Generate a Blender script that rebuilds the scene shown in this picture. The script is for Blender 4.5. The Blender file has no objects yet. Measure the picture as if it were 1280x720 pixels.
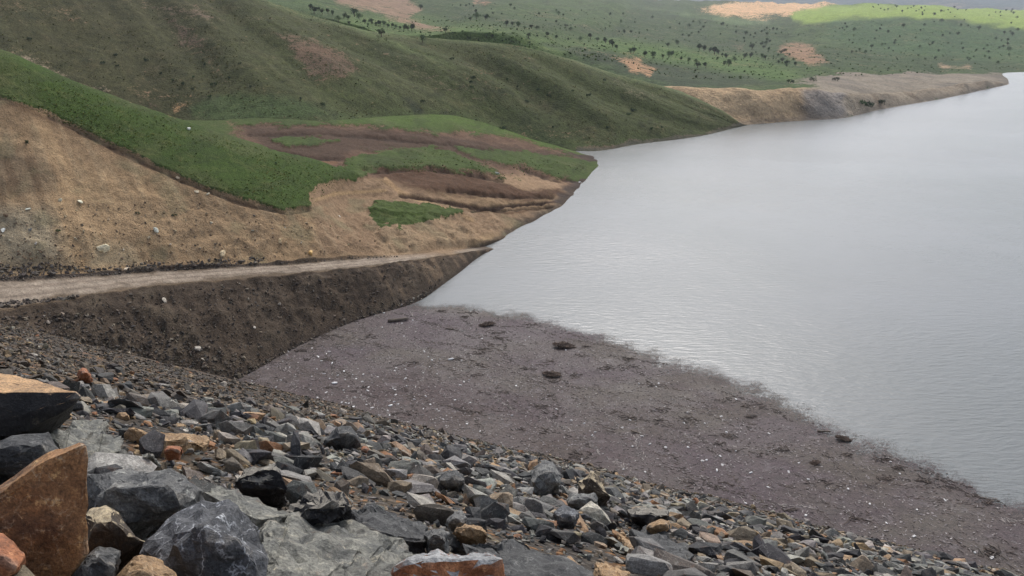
import bpy, bmesh, math, random
import numpy as np
from mathutils import Vector, Matrix, Euler
from mathutils.bvhtree import BVHTree

# ------------------------------------------------------------------ camera, sky, sun, exposure
CAM_H = 40.0                      # metres above the water
FOC = 1000.0                      # pixels of the 1280 x 720 photograph
PITCH = math.atan((360 - 20) / FOC)
SUN_EL, SUN_AZ = math.radians(45), math.radians(10)     # azimuth from +Y towards +X
scene = bpy.context.scene
cam_d = bpy.data.cameras.new('camera')
cam = bpy.data.objects.new('camera', cam_d)
scene.collection.objects.link(cam)
cam_d.sensor_width = 36.0
cam_d.lens = 36.0 * FOC / 1280.0
cam_d.clip_start = 0.1
cam_d.clip_end = 20000
cam.location = (0, 0, CAM_H)
cam.rotation_euler = (math.pi / 2 - PITCH, 0, 0)
scene.camera = cam

world = bpy.data.worlds.new('World')
scene.world = world
world.use_nodes = True
wn, wl = world.node_tree.nodes, world.node_tree.links
wn.clear()
sky = wn.new('ShaderNodeTexSky')
sky.sky_type = 'NISHITA'
sky.sun_disc = False
sky.sun_elevation = SUN_EL
sky.sun_rotation = SUN_AZ
sky.altitude = 1200
sky.air_density = 1.0
sky.dust_density = 6.0
sky.ozone_density = 1.0
hsv = wn.new('ShaderNodeHueSaturation')          # thin overcast: the blue is veiled
hsv.inputs['Saturation'].default_value = 0.60
wbg = wn.new('ShaderNodeBackground')
wbg.inputs['Strength'].default_value = 0.15
wout = wn.new('ShaderNodeOutputWorld')
wl.new(sky.outputs[0], hsv.inputs['Color'])
wl.new(hsv.outputs[0], wbg.inputs['Color'])
wl.new(wbg.outputs[0], wout.inputs['Surface'])

sun_d = bpy.data.lights.new('sun', 'SUN')
sun_d.energy = 1.5
sun_d.angle = math.radians(20)
sun_d.color = (1.0, 0.96, 0.92)
sun = bpy.data.objects.new('sun', sun_d)
scene.collection.objects.link(sun)
sdir = Vector((math.sin(SUN_AZ) * math.cos(SUN_EL), math.cos(SUN_AZ) * math.cos(SUN_EL), math.sin(SUN_EL)))
sun.rotation_euler = sdir.to_track_quat('Z', 'Y').to_euler()

scene.view_settings.view_transform = 'Standard'
scene.view_settings.look = 'None'
scene.view_settings.exposure = 0.5
scene.view_settings.gamma = 1.0
scene.render.engine = 'CYCLES'
scene.cycles.max_bounces = 6
scene.cycles.transparent_max_bounces = 12
scene.cycles.volume_bounces = 0

COL = scene.collection
R = random.Random(7)
RN = np.random.default_rng(7)
SP, CP = math.sin(PITCH), math.cos(PITCH)

# ------------------------------------------------------------------ helpers
def lin(r, g, b):
    f = lambda c: (c / 255 / 12.92) if c / 255 <= 0.04045 else ((c / 255 + 0.055) / 1.055) ** 2.4
    return (f(r), f(g), f(b))

def dn(v): return SP + (v - 360) / FOC * CP
def fh(v): return CP - (v - 360) / FOC * SP
def kz(u, v, Z): return (u, (CAM_H - Z) / dn(v), Z)         # a pixel on ground of known height
def kt(u, v, t): return (u, t, CAM_H - dn(v) * t)           # a pixel at known distance
def kh(u, t, Z): return (u, t, Z)                           # hidden ground

def utz_to_xyz(u, t, Z):
    """ray column u, depth t, height Z -> world"""
    d = (CAM_H - Z) / t
    vc = (d - SP) / CP
    return (u - 640) / FOC * t, t * (CP - vc * SP), Z

def px_world(u, v, t):
    return np.array([(u - 640) / FOC * t, t * fh(v), CAM_H - dn(v) * t])

def project(P):
    """world points -> photograph pixels and depth"""
    X, Y, Z = P[..., 0], P[..., 1], P[..., 2] - CAM_H
    dep = Y * CP - Z * SP
    up = Y * SP + Z * CP
    dep_ = np.where(np.abs(dep) < 1e-3, 1e-3, dep)
    return 640 + FOC * X / dep_, 360 - FOC * up / dep_, dep

def _h(ix, iy, iz, seed):
    h = (ix.astype(np.int64) * 374761393 + iy.astype(np.int64) * 668265263 + iz.astype(np.int64) * 1274126177 + seed * 974634777) & 0xFFFFFFFF
    h = ((h ^ (h >> 13)) * 1274126177) & 0xFFFFFFFF
    h = h ^ (h >> 16)
    return (h & 0xFFFFFF) / float(0xFFFFFF)

def vnoise(P, seed=0):
    i = np.floor(P).astype(np.int64); f = P - i; f = f * f * f * (f * (f * 6 - 15) + 10)
    x, y, z = i[..., 0], i[..., 1], i[..., 2]; r = 0
    for dx in (0, 1):
        wx = f[..., 0] if dx else 1 - f[..., 0]
        for dy in (0, 1):
            wy = f[..., 1] if dy else 1 - f[..., 1]
            for dz in (0, 1):
                wz = f[..., 2] if dz else 1 - f[..., 2]
                r = r + wx * wy * wz * _h(x + dx, y + dy, z + dz, seed)
    return r * 2 - 1

def fbm(P, octv=4, seed=0, gain=0.5):
    a, s, r = 1.0, 0, 0
    for k in range(octv):
        r = r + a * vnoise(P * (2.03 ** k) + 17.3 * k, seed + k); s += a; a *= gain
    return r / s

def pchip_slopes(x, y):
    h = np.diff(x); h = h.reshape((-1,) + (1,) * (y.ndim - 1)); d = np.diff(y, axis=0) / h
    m = np.zeros_like(y)
    w1 = 2 * h[1:] + h[:-1]; w2 = h[1:] + 2 * h[:-1]
    same = (d[:-1] * d[1:]) > 0
    with np.errstate(divide='ignore', invalid='ignore'):
        hm = (w1 + w2) / (w1 / d[:-1] + w2 / d[1:])
    m[1:-1] = np.where(same, hm, 0)
    m[0], m[-1] = d[0], d[-1]
    return m

def pchip(x, y, q):
    x = np.asarray(x, float); y = np.asarray(y, float); q = np.asarray(q, float)
    m = pchip_slopes(x, y)
    k = np.clip(np.searchsorted(x, q, side='right') - 1, 0, len(x) - 2)
    h = x[k + 1] - x[k]; s = (q - x[k]) / h
    if y.ndim > 1: h = h[:, None]; s = s[:, None]
    s2, s3 = s * s, s * s * s
    return (2 * s3 - 3 * s2 + 1) * y[k] + (s3 - 2 * s2 + s) * h * m[k] + (-2 * s3 + 3 * s2) * y[k + 1] + (s3 - s2) * h * m[k + 1]

def loft(rows, uq, subdiv):
    """rows of (u, t, Z) knots from near to far -> grids of column u, depth t, height Z, row index"""
    T, Z = [], []
    for r in rows:
        r = sorted(r)
        us = [k[0] for k in r]
        T.append(pchip(us, [k[1] for k in r], np.clip(uq, us[0], us[-1])))
        Z.append(pchip(us, [k[2] for k in r], np.clip(uq, us[0], us[-1])))
    T, Z = np.array(T), np.array(Z)
    for k in range(1, len(T)): T[k] = np.maximum(T[k], T[k - 1] + 0.3)
    q = np.concatenate([np.linspace(k, k + 1, n, endpoint=False) for k, n in enumerate(subdiv)] + [[len(rows) - 1.0]])
    xk = np.arange(len(rows))
    return pchip(xk, T, q), pchip(xk, Z, q), q

def sstep(a, b, x):
    s = np.clip((x - a) / (b - a), 0, 1)
    return s * s * (3 - 2 * s)

def poly_sd(u, v, poly):
    """signed pixel distance, positive inside"""
    p = np.array(poly, float); ins = np.zeros(u.shape, bool); dmin = np.full(u.shape, 1e9)
    n = len(p)
    for i in range(n):
        a, b = p[i], p[(i + 1) % n]
        ex, ey = b - a
        s = np.clip(((u - a[0]) * ex + (v - a[1]) * ey) / (ex * ex + ey * ey + 1e-9), 0, 1)
        dmin = np.minimum(dmin, np.hypot(u - a[0] - s * ex, v - a[1] - s * ey))
        c = ((a[1] > v) != (b[1] > v)) & (u < (b[0] - a[0]) * (v - a[1]) / (b[1] - a[1] + 1e-12) + a[0])
        ins ^= c
    return np.where(ins, dmin, -dmin)

def inside(x, y, poly):
    c = False; n = len(poly); j = n - 1
    for i in range(n):
        (xi, yi), (xj, yj) = poly[i], poly[j]
        if (yi > y) != (yj > y) and x < (xj - xi) * (y - yi) / (yj - yi) + xi: c = not c
        j = i
    return c

def line_d(u, v, pl):
    dmin = np.full(u.shape, 1e9)
    for a, b in zip(pl[:-1], pl[1:]):
        ex, ey = b[0] - a[0], b[1] - a[1]
        s = np.clip(((u - a[0]) * ex + (v - a[1]) * ey) / (ex * ex + ey * ey), 0, 1)
        dmin = np.minimum(dmin, np.hypot(u - a[0] - s * ex, v - a[1] - s * ey))
    return dmin

def new_mesh(name, V, F, smooth=True):
    """V (n,3), F (m,k) arrays -> mesh datablock"""
    V = np.ascontiguousarray(V, np.float32); F = np.ascontiguousarray(F, np.int32)
    me = bpy.data.meshes.new(name)
    me.vertices.add(len(V)); me.vertices.foreach_set('co', V.ravel())
    k = F.shape[1]
    me.loops.add(F.size); me.loops.foreach_set('vertex_index', F.ravel())
    me.polygons.add(len(F)); me.polygons.foreach_set('loop_start', np.arange(0, F.size, k, dtype=np.int32))
    me.polygons.foreach_set('loop_total', np.full(len(F), k, np.int32))
    me.polygons.foreach_set('use_smooth', np.full(len(F), smooth, bool))
    me.update(calc_edges=True)
    return me

def link(name, me, mat=None, parent=None, **props):
    o = bpy.data.objects.new(name, me)
    COL.objects.link(o)
    if mat is not None and me is not None and not me.materials: me.materials.append(mat)
    if parent is not None: o.parent = parent
    for k, v in props.items(): o[k] = v
    return o

def put_color(me, name, C):
    a = me.attributes.new(name, 'FLOAT_COLOR', 'POINT')
    C = np.asarray(C, np.float32)
    a.data.foreach_set('color', np.concatenate([C, np.ones((len(C), 1), np.float32)], 1).ravel())

def put_float(me, name, A):
    a = me.attributes.new(name, 'FLOAT', 'POINT')
    a.data.foreach_set('value', np.ascontiguousarray(A, np.float32).ravel())

def grid_faces(nr, nc):
    i = np.arange(nr * nc).reshape(nr, nc)
    return np.stack([i[:-1, :-1], i[:-1, 1:], i[1:, 1:], i[1:, :-1]], -1).reshape(-1, 4)

def compact(V, F, attrs):
    used = np.zeros(len(V), bool); used[F.ravel()] = True
    idx = np.cumsum(used) - 1
    return V[used], idx[F], [a[used] for a in attrs]

# ------------------------------------------------------------------ node helpers
class NT:
    def __init__(s, name):
        s.m = bpy.data.materials.new(name); s.m.use_nodes = True
        s.n, s.l = s.m.node_tree.nodes, s.m.node_tree.links
        s.n.clear()
        s.out = s.n.new('ShaderNodeOutputMaterial')
        s.b = s.n.new('ShaderNodeBsdfPrincipled')
        s.l.new(s.b.outputs[0], s.out.inputs[0])
    def _in(s, sock, val):
        if isinstance(val, bpy.types.NodeSocket): s.l.new(val, sock)
        elif val is not None:
            if sock.type == 'RGBA' and len(val) == 3: val = tuple(val) + (1,)
            sock.default_value = val
    def coord(s, kind='Object'):
        return s.n.new('ShaderNodeTexCoord').outputs[kind]
    def attr(s, name, out='Color'):
        a = s.n.new('ShaderNodeAttribute'); a.attribute_name = name
        return a.outputs[out]
    def mapping(s, vec, scale=(1, 1, 1), rot=(0, 0, 0)):
        m = s.n.new('ShaderNodeMapping'); s.l.new(vec, m.inputs['Vector'])
        m.inputs['Scale'].default_value = scale; m.inputs['Rotation'].default_value = rot
        return m.outputs[0]
    def noise(s, vec, scale, detail=4, rough=0.55, dist=0.0, out=0):
        n = s.n.new('ShaderNodeTexNoise'); s.l.new(vec, n.inputs['Vector'])
        n.inputs['Scale'].default_value = scale; n.inputs['Detail'].default_value = detail
        n.inputs['Roughness'].default_value = rough; n.inputs['Distortion'].default_value = dist
        return n.outputs[out]
    def voro(s, vec, scale, feature='F1', out='Distance', rnd=1.0):
        n = s.n.new('ShaderNodeTexVoronoi'); n.feature = feature; s.l.new(vec, n.inputs['Vector'])
        n.inputs['Scale'].default_value = scale; n.inputs['Randomness'].default_value = rnd
        return n.outputs[out]
    def math(s, op, a, b=None, c=None, clamp=False):
        n = s.n.new('ShaderNodeMath'); n.operation = op; n.use_clamp = clamp
        for i, x in enumerate((a, b, c)): s._in(n.inputs[i], x)
        return n.outputs[0]
    def ramp(s, fac, lo, hi, a=0.0, b=1.0, smooth=True):
        n = s.n.new('ShaderNodeMapRange'); n.interpolation_type = 'SMOOTHSTEP' if smooth else 'LINEAR'
        s._in(n.inputs['Value'], fac)
        n.inputs['From Min'].default_value = lo; n.inputs['From Max'].default_value = hi
        n.inputs['To Min'].default_value = a; n.inputs['To Max'].default_value = b
        return n.outputs[0]
    def mix(s, fac, a, b, mode='MIX'):
        n = s.n.new('ShaderNodeMix'); n.data_type = 'RGBA'; n.blend_type = mode
        s._in(n.inputs[0], fac); s._in(n.inputs[6], a); s._in(n.inputs[7], b)
        return n.outputs[2]
    def scale(s, col, f):
        n = s.n.new('ShaderNodeVectorMath'); n.operation = 'SCALE'
        s._in(n.inputs[0], col); s._in(n.inputs['Scale'], f)
        return n.outputs[0]
    def bump(s, h, strength, dist, normal=None):
        n = s.n.new('ShaderNodeBump'); n.inputs['Strength'].default_value = strength
        n.inputs['Distance'].default_value = dist; s.l.new(h, n.inputs['Height'])
        if normal is not None: s.l.new(normal, n.inputs['Normal'])
        return n.outputs[0]
    def done(s, col=None, rough=None, normal=None, spec=0.3):
        if col is not None: s._in(s.b.inputs['Base Color'], col)
        if rough is not None: s._in(s.b.inputs['Roughness'], rough)
        if normal is not None: s.l.new(normal, s.b.inputs['Normal'])
        s.b.inputs['Specular IOR Level'].default_value = spec
        return s.m

def terrain_mat(name, sc, bump_d, tuft=1.0, soilbump=1.0):
    """grass and bare soil; colours per place come with the mesh, grain and relief from noise. sc = grain size in metres"""
    s = NT(name); P = s.coord()
    g, so, mk = s.attr('gcol'), s.attr('scol'), s.attr('mask', 'Fac')
    n1 = s.noise(P, 1 / (sc * 9), 5, 0.6); n2 = s.noise(P, 1 / sc, 6, 0.68); n3 = s.noise(P, 4 / sc, 3, 0.7)
    e = s.math('ADD', mk, s.math('MULTIPLY', s.math('SUBTRACT', n2, 0.5), 1.1))
    e = s.ramp(s.math('ADD', e, s.math('MULTIPLY', s.math('SUBTRACT', n3, 0.5), 0.8)), 0.36, 0.64)
    gv = s.ramp(s.math('ADD', s.math('MULTIPLY', n2, 0.55), s.math('MULTIPLY', n3, 0.45)), 0.3, 0.7, 0.4, 1.6, False)
    gv = s.math('MULTIPLY', gv, s.ramp(n1, 0.3, 0.7, 0.86, 1.12, False))
    gc = s.scale(g, gv)
    dry = s.ramp(s.noise(P, 1 / (sc * 4), 6, 0.75), 0.5, 0.72, 0, 0.35)
    gc = s.mix(dry, gc, s.mix(0.5, gc, so))
    sv = s.ramp(s.math('ADD', s.math('MULTIPLY', n2, 0.6), s.math('MULTIPLY', n3, 0.4)), 0.3, 0.7, 0.55, 1.45, False)
    sv = s.math('MULTIPLY', sv, s.ramp(s.noise(P, 1 / (sc * 5), 5, 0.6), 0.3, 0.7, 0.84, 1.14, False))
    scl = s.scale(so, sv)
    peb = s.voro(P, 3.2 / sc, 'F1', 'Color'); pd = s.voro(P, 3.2 / sc)
    sep = s.n.new('ShaderNodeSeparateColor'); s.l.new(peb, sep.inputs[0])
    pm = s.math('MULTIPLY', s.ramp(sep.outputs[0], 0.8, 0.86), s.ramp(pd, 0.2, 0.38, 1, 0))
    scl = s.mix(s.math('MULTIPLY', pm, 0.55), scl, s.scale(so, s.ramp(sep.outputs[1], 0, 1, 0.4, 2.1, False)))
    c = s.mix(e, gc, scl)
    h = s.math('ADD', s.math('MULTIPLY', n2, 0.6), s.math('MULTIPLY', n3, 0.4))
    h = s.math('ADD', h, s.math('MULTIPLY', s.math('MULTIPLY', pm, e), 0.3 * soilbump))
    nrm = s.bump(h, 0.9, bump_d)
    return s.done(c, 0.95, nrm, 0.12)

M_NEAR = terrain_mat('earth_and_grass_near', 0.9, 0.5)
M_HILL = terrain_mat('earth_and_grass_hill', 2.4, 0.9)
M_FAR = terrain_mat('earth_and_grass_far', 5.0, 2.4)

def rock_mat(name, c1, c2, c3, sc=1.0, vein=0.0, vcol=(0.5, 0.5, 0.5), strat=0.0, topcol=None, from_attr=None, dark=0.35, bump=0.05, rust=0.0):
    """c1 main, c2 second tone, c3 spots. strat: layered streaks. topcol: upper face, weathered or with light put into its colour"""
    s = NT(name); P = s.coord()
    n1 = s.noise(P, 1.6 / sc, 6, 0.62, 0.4); n2 = s.noise(P, 7 / sc, 6, 0.7); n3 = s.noise(P, 28 / sc, 4, 0.75)
    if from_attr == 'attr':
        base = s.attr('col'); c = s.mix(s.ramp(n1, 0.35, 0.65, 0, 0.6), base, s.scale(base, 0.55))
    elif from_attr == 'object':
        oi = s.n.new('ShaderNodeObjectInfo'); base = oi.outputs['Color']
        c = s.mix(s.ramp(n1, 0.35, 0.65, 0, 0.6), base, s.scale(base, 0.55))
    else:
        c = s.mix(s.ramp(n1, 0.36, 0.64), c1, c2)
        c = s.mix(s.ramp(n2, 0.56, 0.72, 0, 0.8), c, c3)
    if rust > 0:
        c = s.mix(s.ramp(s.noise(P, 2.6 / sc, 5, 0.65, 0.6), 0.56, 0.7, 0, rust), c, lin(128, 84, 50))
    if strat > 0:
        st = s.noise(s.mapping(P, (1.0, 1.6, 9.0), (0.35, 0.2, 0.5)), 2.2 / sc, 5, 0.65, 0.3)
        c = s.mix(s.ramp(st, 0.42, 0.58, 0, strat), c, s.scale(c, 0.42))
    if vein > 0:
        d = s.n.new('ShaderNodeVectorMath'); d.operation = 'ADD'; s.l.new(P, d.inputs[0])
        s.l.new(s.scale(s.noise(P, 2.5 / sc, 4, 0.6, out=1), 0.5 * sc), d.inputs[1])
        vd = s.voro(d.outputs[0], 3.4 / sc, 'DISTANCE_TO_EDGE')
        vm = s.math('MULTIPLY', s.ramp(vd, 0.0, 0.045, 1, 0), s.ramp(n2, 0.42, 0.62))
        c = s.mix(s.math('MULTIPLY', vm, vein), c, vcol)
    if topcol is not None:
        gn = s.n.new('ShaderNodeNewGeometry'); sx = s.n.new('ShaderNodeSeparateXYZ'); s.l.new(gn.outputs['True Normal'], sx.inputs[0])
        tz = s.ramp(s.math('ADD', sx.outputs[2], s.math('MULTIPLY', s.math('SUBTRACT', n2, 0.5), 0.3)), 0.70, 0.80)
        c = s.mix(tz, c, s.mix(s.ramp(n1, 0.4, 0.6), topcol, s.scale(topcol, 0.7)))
    pt = s.n.new('ShaderNodeNewGeometry')
    if from_attr is None: c = s.mix(s.ramp(pt.outputs['Pointiness'], 0.53, 0.62, 0, 0.5), c, lin(170, 162, 148))      # worn, chipped edges
    fine = s.ramp(s.math('ADD', s.math('MULTIPLY', n2, 0.45), s.math('MULTIPLY', n3, 0.55)), 0.32, 0.68, 0.36, 1.7, False)
    c = s.scale(c, fine)
    spk = s.ramp(s.voro(P, 26 / sc), 0.05, 0.14, 0.5, 0)
    c = s.mix(s.math('MULTIPLY', spk, s.ramp(n1, 0.45, 0.6)), c, (0.42, 0.4, 0.37))
    h = s.math('ADD', s.math('MULTIPLY', n2, 0.7), s.math('MULTIPLY', n3, 0.3))
    return s.done(c, s.ramp(n2, 0.3, 0.7, 0.6, 0.85), s.bump(h, 0.9, bump * sc), 0.35)

# ------------------------------------------------------------------ near shore: bank, road, cut slope, spur, terrace
ABUT = [
 # foot of the dark bank = waterline
 [kh(-400,52,4), kh(-150,64,0), kh(0,74,0), kh(150,84,0), kz(290,478,0), kz(380,430,0), kz(450,400,0), kz(520,378,0), kz(570,344,0), kz(612,314.5,0), kh(680,150,-3), kh(740,160,-6), kh(900,180,-10)],
 # near edge of the road
 [kh(-400,74,13), kh(-150,81,11.5), kz(0,388,10), kz(100,372,9), kz(200,358,8), kz(350,345,6.5), kz(450,335,5), kz(520,326,3.3), kz(570,318,1.6), kz(613,312,.15), kh(680,156,-2.5), kh(740,168,-5), kh(900,190,-9)],
 # far edge of the road
 [kh(-400,88,13), kh(-150,92,11.6), kz(0,350,10.3), kz(100,345,9.3), kz(200,338,8.2), kz(350,330.5,6.6), kz(450,322,4.8), kz(520,316.5,3), kz(560,312.5,1.7), kz(600,309,.2), kh(680,162,-2), kh(740,175,-4.5), kh(900,200,-8)],
 # lower cut
 [kh(-400,93,18), kh(-150,97,17), kh(0,99.1,14.7), kh(220,111,11.6), kh(330,116,9.2), kh(390,120.9,7.9), kz(440,303,6.2), kz(500,303,4.6), kz(560,302,2.6), kz(602,301,1.1), kz(625,300,0), kh(680,168,-2), kh(740,185,-4), kh(900,215,-8)],
 # upper cut
 [kh(-400,100,26), kh(-150,104,25), kh(0,105.8,22), kh(100,109.5,17.8), kh(220,115,14.7), kh(330,118.5,11.1), kh(390,124.5,9.7), kz(440,275,7.6), kz(500,278,6), kz(560,283,4), kz(620,282,1.4), kz(660,280,0), kh(700,170,-1.5), kh(760,195,-4), kh(900,225,-8)],
 # top of the cut, lower edge of the grass
 [kh(-400,108,34), kh(-150,111,33), kh(0,112.5,29.3), kh(100,117.6,24.1), kh(220,118.5,17.6), kh(330,120.6,12.9), kh(390,127.5,11.3), kz(440,246,9), kz(500,252,7), kz(560,257,5), kz(620,262,2.8), kz(680,258,.9), kz(706,255,0), kh(760,205,-3), kh(900,240,-8)],
 # crest of the spur
 [kh(-400,118,40), kh(-150,122,38), kh(0,123.6,34.7), kh(100,128.6,29.4), kh(220,134.8,23.4), kh(330,140.9,17.85), kh(390,144.2,15.1), kh(440,150,12.2), kz(500,228,8.6), kz(560,232,6.8), kz(620,236,4.5), kz(680,240,2), kz(720,238,0), kh(770,215,-2.5), kh(900,255,-8)],
 # behind the crest
 [kh(-400,150,34), kh(-150,150,30), kh(0,150,26), kh(100,152,22), kh(220,156,15.5), kh(330,160,13), kh(390,163,12), kz(440,205,11), kz(500,208,9.5), kz(560,210,8), kz(620,216,5.5), kz(680,222,2.5), kz(725,219,.3), kz(738,216,0), kh(780,235,-2), kh(900,265,-7)],
 [kh(-400,175,36), kh(-150,175,32), kh(0,178,27), kh(100,180,21.5), kh(220,182,14.8), kz(330,176,14), kz(390,180,13), kz(440,186,11.5), kz(500,187,10), kz(560,188,8.5), kz(620,197,6), kz(680,204,3), kz(730,206,.7), kz(747,207,0), kh(800,250,-2), kh(900,275,-6)],
 [kh(-400,200,40), kh(-150,200,35), kh(0,205,28), kh(100,205,20.5), kh(220,198,14.6), kz(330,164,14.5), kz(390,167,13.5), kz(440,168,12.3), kz(500,170,11), kz(560,173,9), kz(620,181,6), kz(680,190,2.8), kz(725,195,.4), kz(745,196,-.3), kh(800,262,-3), kh(900,290,-6)],
 # foot of the big hill
 [kh(-400,240,50), kh(-150,235,40), kh(0,235,28.5), kh(100,232,19.5), kh(220,216,13.6), kz(330,151,14.8), kz(390,154,14), kz(440,152,13), kz(500,147,12), kz(560,146,10.5), kz(620,160,6), kz(680,180,1.5), kz(720,189,0), kh(760,262,-2.5), kh(900,300,-6)],
]
ABUT.insert(0, [(u, t - 7, Z - 6) for u, t, Z in ABUT[0]])
ABUT.append([(u, t + 30, Z - 5) for u, t, Z in ABUT[-1]])
uqA = np.concatenate([np.arange(-400, -40, 6.0), np.arange(-40, 780, 1.5), np.arange(780, 901, 8.0)])
TA, ZA, qA = loft(ABUT, uqA, [5, 44, 22, 30, 34, 34, 34, 24, 20, 20, 24, 8])
UA = np.broadcast_to(uqA, TA.shape)
XA, YA, _ = utz_to_xyz(UA, TA, ZA)
QA = np.broadcast_to(qA[:, None], TA.shape)
PA = np.stack([XA, YA, ZA], -1)
def bell(q, lo, hi, w=0.35): return sstep(lo - w, lo + w, q) * (1 - sstep(hi - w, hi + w, q))
# relief: gullies down the bank and the cut, ruts on the road, hummocks on the terrace
along = 0.8 * XA + 0.6 * YA
gully = fbm(np.stack([along / 2.6, ZA / 9.0, ZA * 0], -1), 4, 11)
lump = fbm(PA / 3.0, 4, 21); lump_b = fbm(PA / 14.0, 4, 31); grit = fbm(PA / 0.8, 3, 41)
amp_bank = bell(QA, 1.15, 1.9, 0.2); amp_cut = bell(QA, 3.25, 5.6, 0.3); amp_ter = sstep(6.6, 7.6, QA) * sstep(0.0, 1.0, np.abs(QA - 7))
shore_f = np.where((UA > 430) & (QA > 3.2), np.clip(np.abs(ZA) / 2.0, 0.3, 1), np.clip(np.abs(ZA) / 2.0, 0.2, 1))
dz = amp_bank * (0.45 * gully + 0.85 * lump + 0.35 * grit) + amp_cut * (0.3 * gully + 0.6 * lump + 0.12 * grit)
terr_zone = sstep(390, 450, UA) * bell(QA, 3.4, 10.7, 0.4)
dz = dz + terr_zone * (0.9 * lump_b + 0.5 * lump + 0.1 * grit) * 0.8
dz = dz + bell(QA, 2.0, 3.0, 0.15) * 0.10 * grit
# earthwork benches on the terrace: small dark steps
stp = ZA * 0.9 + 1.1 * fbm(PA / 22.0, 3, 77)
dz = dz + terr_zone * 0.55 * (np.abs((stp / 2.2) % 1 - 0.5) * 2 - 0.5) * sstep(5.2, 6.6, QA)
dz = dz + bell(QA, 6.0, 7.0, 0.2) * (0.5 * lump_b + 0.12 * lump)
# rubble windrow along the far side of the road
dz = dz + np.exp(-((QA - 3.05) / 0.05) ** 2) * sstep(520, 400, UA) * (0.35 + 0.5 * np.clip(lump, -0.4, 1)) * 1.2
dz = dz + np.exp(-((QA - 1.98) / 0.05) ** 2) * (0.2 + 0.35 * lump)
PA[..., 2] = ZA + dz * shore_f
uA, vA, _ = project(PA)

# colours of the ground: grass, soil, and which of the two
G_SPUR, G_TERR, G_STRIP = lin(66, 84, 35), lin(76, 90, 45), lin(82, 102, 44)
S_TAN, S_TAN2, S_BANK, S_ROAD, S_DARK = lin(174, 145, 109), lin(153, 127, 96), lin(82, 70, 58), lin(166, 151, 133), lin(88, 70, 56)
gcol = np.empty(PA.shape); gcol[:] = G_TERR
scol = np.empty(PA.shape); scol[:] = S_TAN2
def paint(C, m, c): C += (np.array(c) - C) * m[..., None]
wob = 7 * fbm(PA / 5.0, 5, 51, 0.65) + 3.0 * fbm(PA / 1.1, 3, 53)
def zone(u, v, poly, w=4.0, wb=1.0, wobf=None): return sstep(-w, w, poly_sd(u, v, poly) + wb * (wob if wobf is None else wobf))
paint(gcol, sstep(5.8, 6.2, QA) * (1 - sstep(7.6, 8.2, QA)) * sstep(450, 430, UA), G_SPUR)
paint(gcol, sstep(300, 620, UA) * bell(QA, 10.4, 12, .3), G_STRIP)
paint(scol, bell(QA, 0, 2.0, .05), S_BANK)
paint(scol, bell(QA, 0, 2.0, .05) * sstep(0.1, 0.5, lump) * 0.5, lin(104, 92, 76))
paint(scol, bell(QA, 1.05, 1.85, .2) * sstep(0.12, 0.4, gully) * 0.25, lin(104, 92, 78))
QR = QA + 0.28 * lump + 0.12 * grit
paint(scol, bell(QA, 2.0, 3.0, .05), lin(112, 97, 80))
paint(scol, bell(QR, 2.16, 2.86, .14) * bell(QA, 2.0, 3.0, .05), S_ROAD)
paint(scol, bell(QA, 2.0, 3.0, .05) * sstep(0.2, 0.5, fbm(PA / 2.2, 4, 33)) * 0.5, lin(118, 104, 88))
rutw = np.abs(QA - 2.5)
paint(scol, bell(QA, 2.03, 2.97, .06) * np.exp(-((rutw - 0.16 + 0.03 * lump) / 0.05) ** 2) * 0.6, lin(116, 102, 88))
paint(scol, np.exp(-((QA - 3.03) / 0.09) ** 2) * sstep(480, 340, UA), lin(70, 62, 56))
paint(scol, bell(QA, 3.15, 6.0, .1) * sstep(-0.3, 0.35, lump_b + 0.6 * gully), S_TAN)
paint(scol, zone(uA, vA, [(-100,180),(40,190),(75,215),(60,240),(-100,245)], 14), lin(128, 106, 82))
paint(scol, zone(uA, vA, [(-100,258),(60,262),(90,330),(-100,345)], 16) * 0.8, lin(158, 146, 122))
paint(scol, zone(uA, vA, [(120,300),(165,305),(180,332),(110,335)], 8) * 0.8, lin(178, 160, 128))
paint(scol, zone(uA, vA, [(60,270),(110,250),(330,262),(380,320),(90,322)], 18) * 0.4, lin(174, 146, 112))
paint(scol, np.exp(-((QA - 5.93) / 0.08) ** 2) * sstep(440, 380, UA) * 0.7, lin(92, 70, 50))
# terrace soils
paint(scol, sstep(7.0, 7.25, QA) * 1.0, lin(108, 84, 67))
paint(scol, sstep(7.0, 7.25, QA) * sstep(0.0, 0.35, fbm(PA / 7.0, 4, 96)) * 0.6, lin(132, 106, 84))
paint(scol, zone(uA, vA, [(300,156),(400,158),(560,170),(640,182),(705,192),(735,205),(600,205),(540,192),(440,192),(400,205),(330,185)], 5), S_DARK)
paint(scol, zone(uA, vA, [(455,212),(520,207),(570,212),(640,228),(700,236),(715,246),(640,250),(560,243),(500,236)], 5), lin(96, 72, 54))
paint(scol, zone(uA, vA, [(610,222),(640,216),(690,222),(705,232),(660,238)], 4), lin(162, 134, 104))
paint(scol, zone(uA, vA, [(395,235),(450,222),(500,230),(560,250),(640,262),(700,256),(640,282),(600,298),(560,318),(400,320),(390,270)], 6) * 0.85, lin(150, 124, 97))
paint(scol, zone(uA, vA, [(470,290),(545,272),(600,290),(570,312),(480,318)], 8) * 0.7, lin(170, 144, 112))
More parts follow.
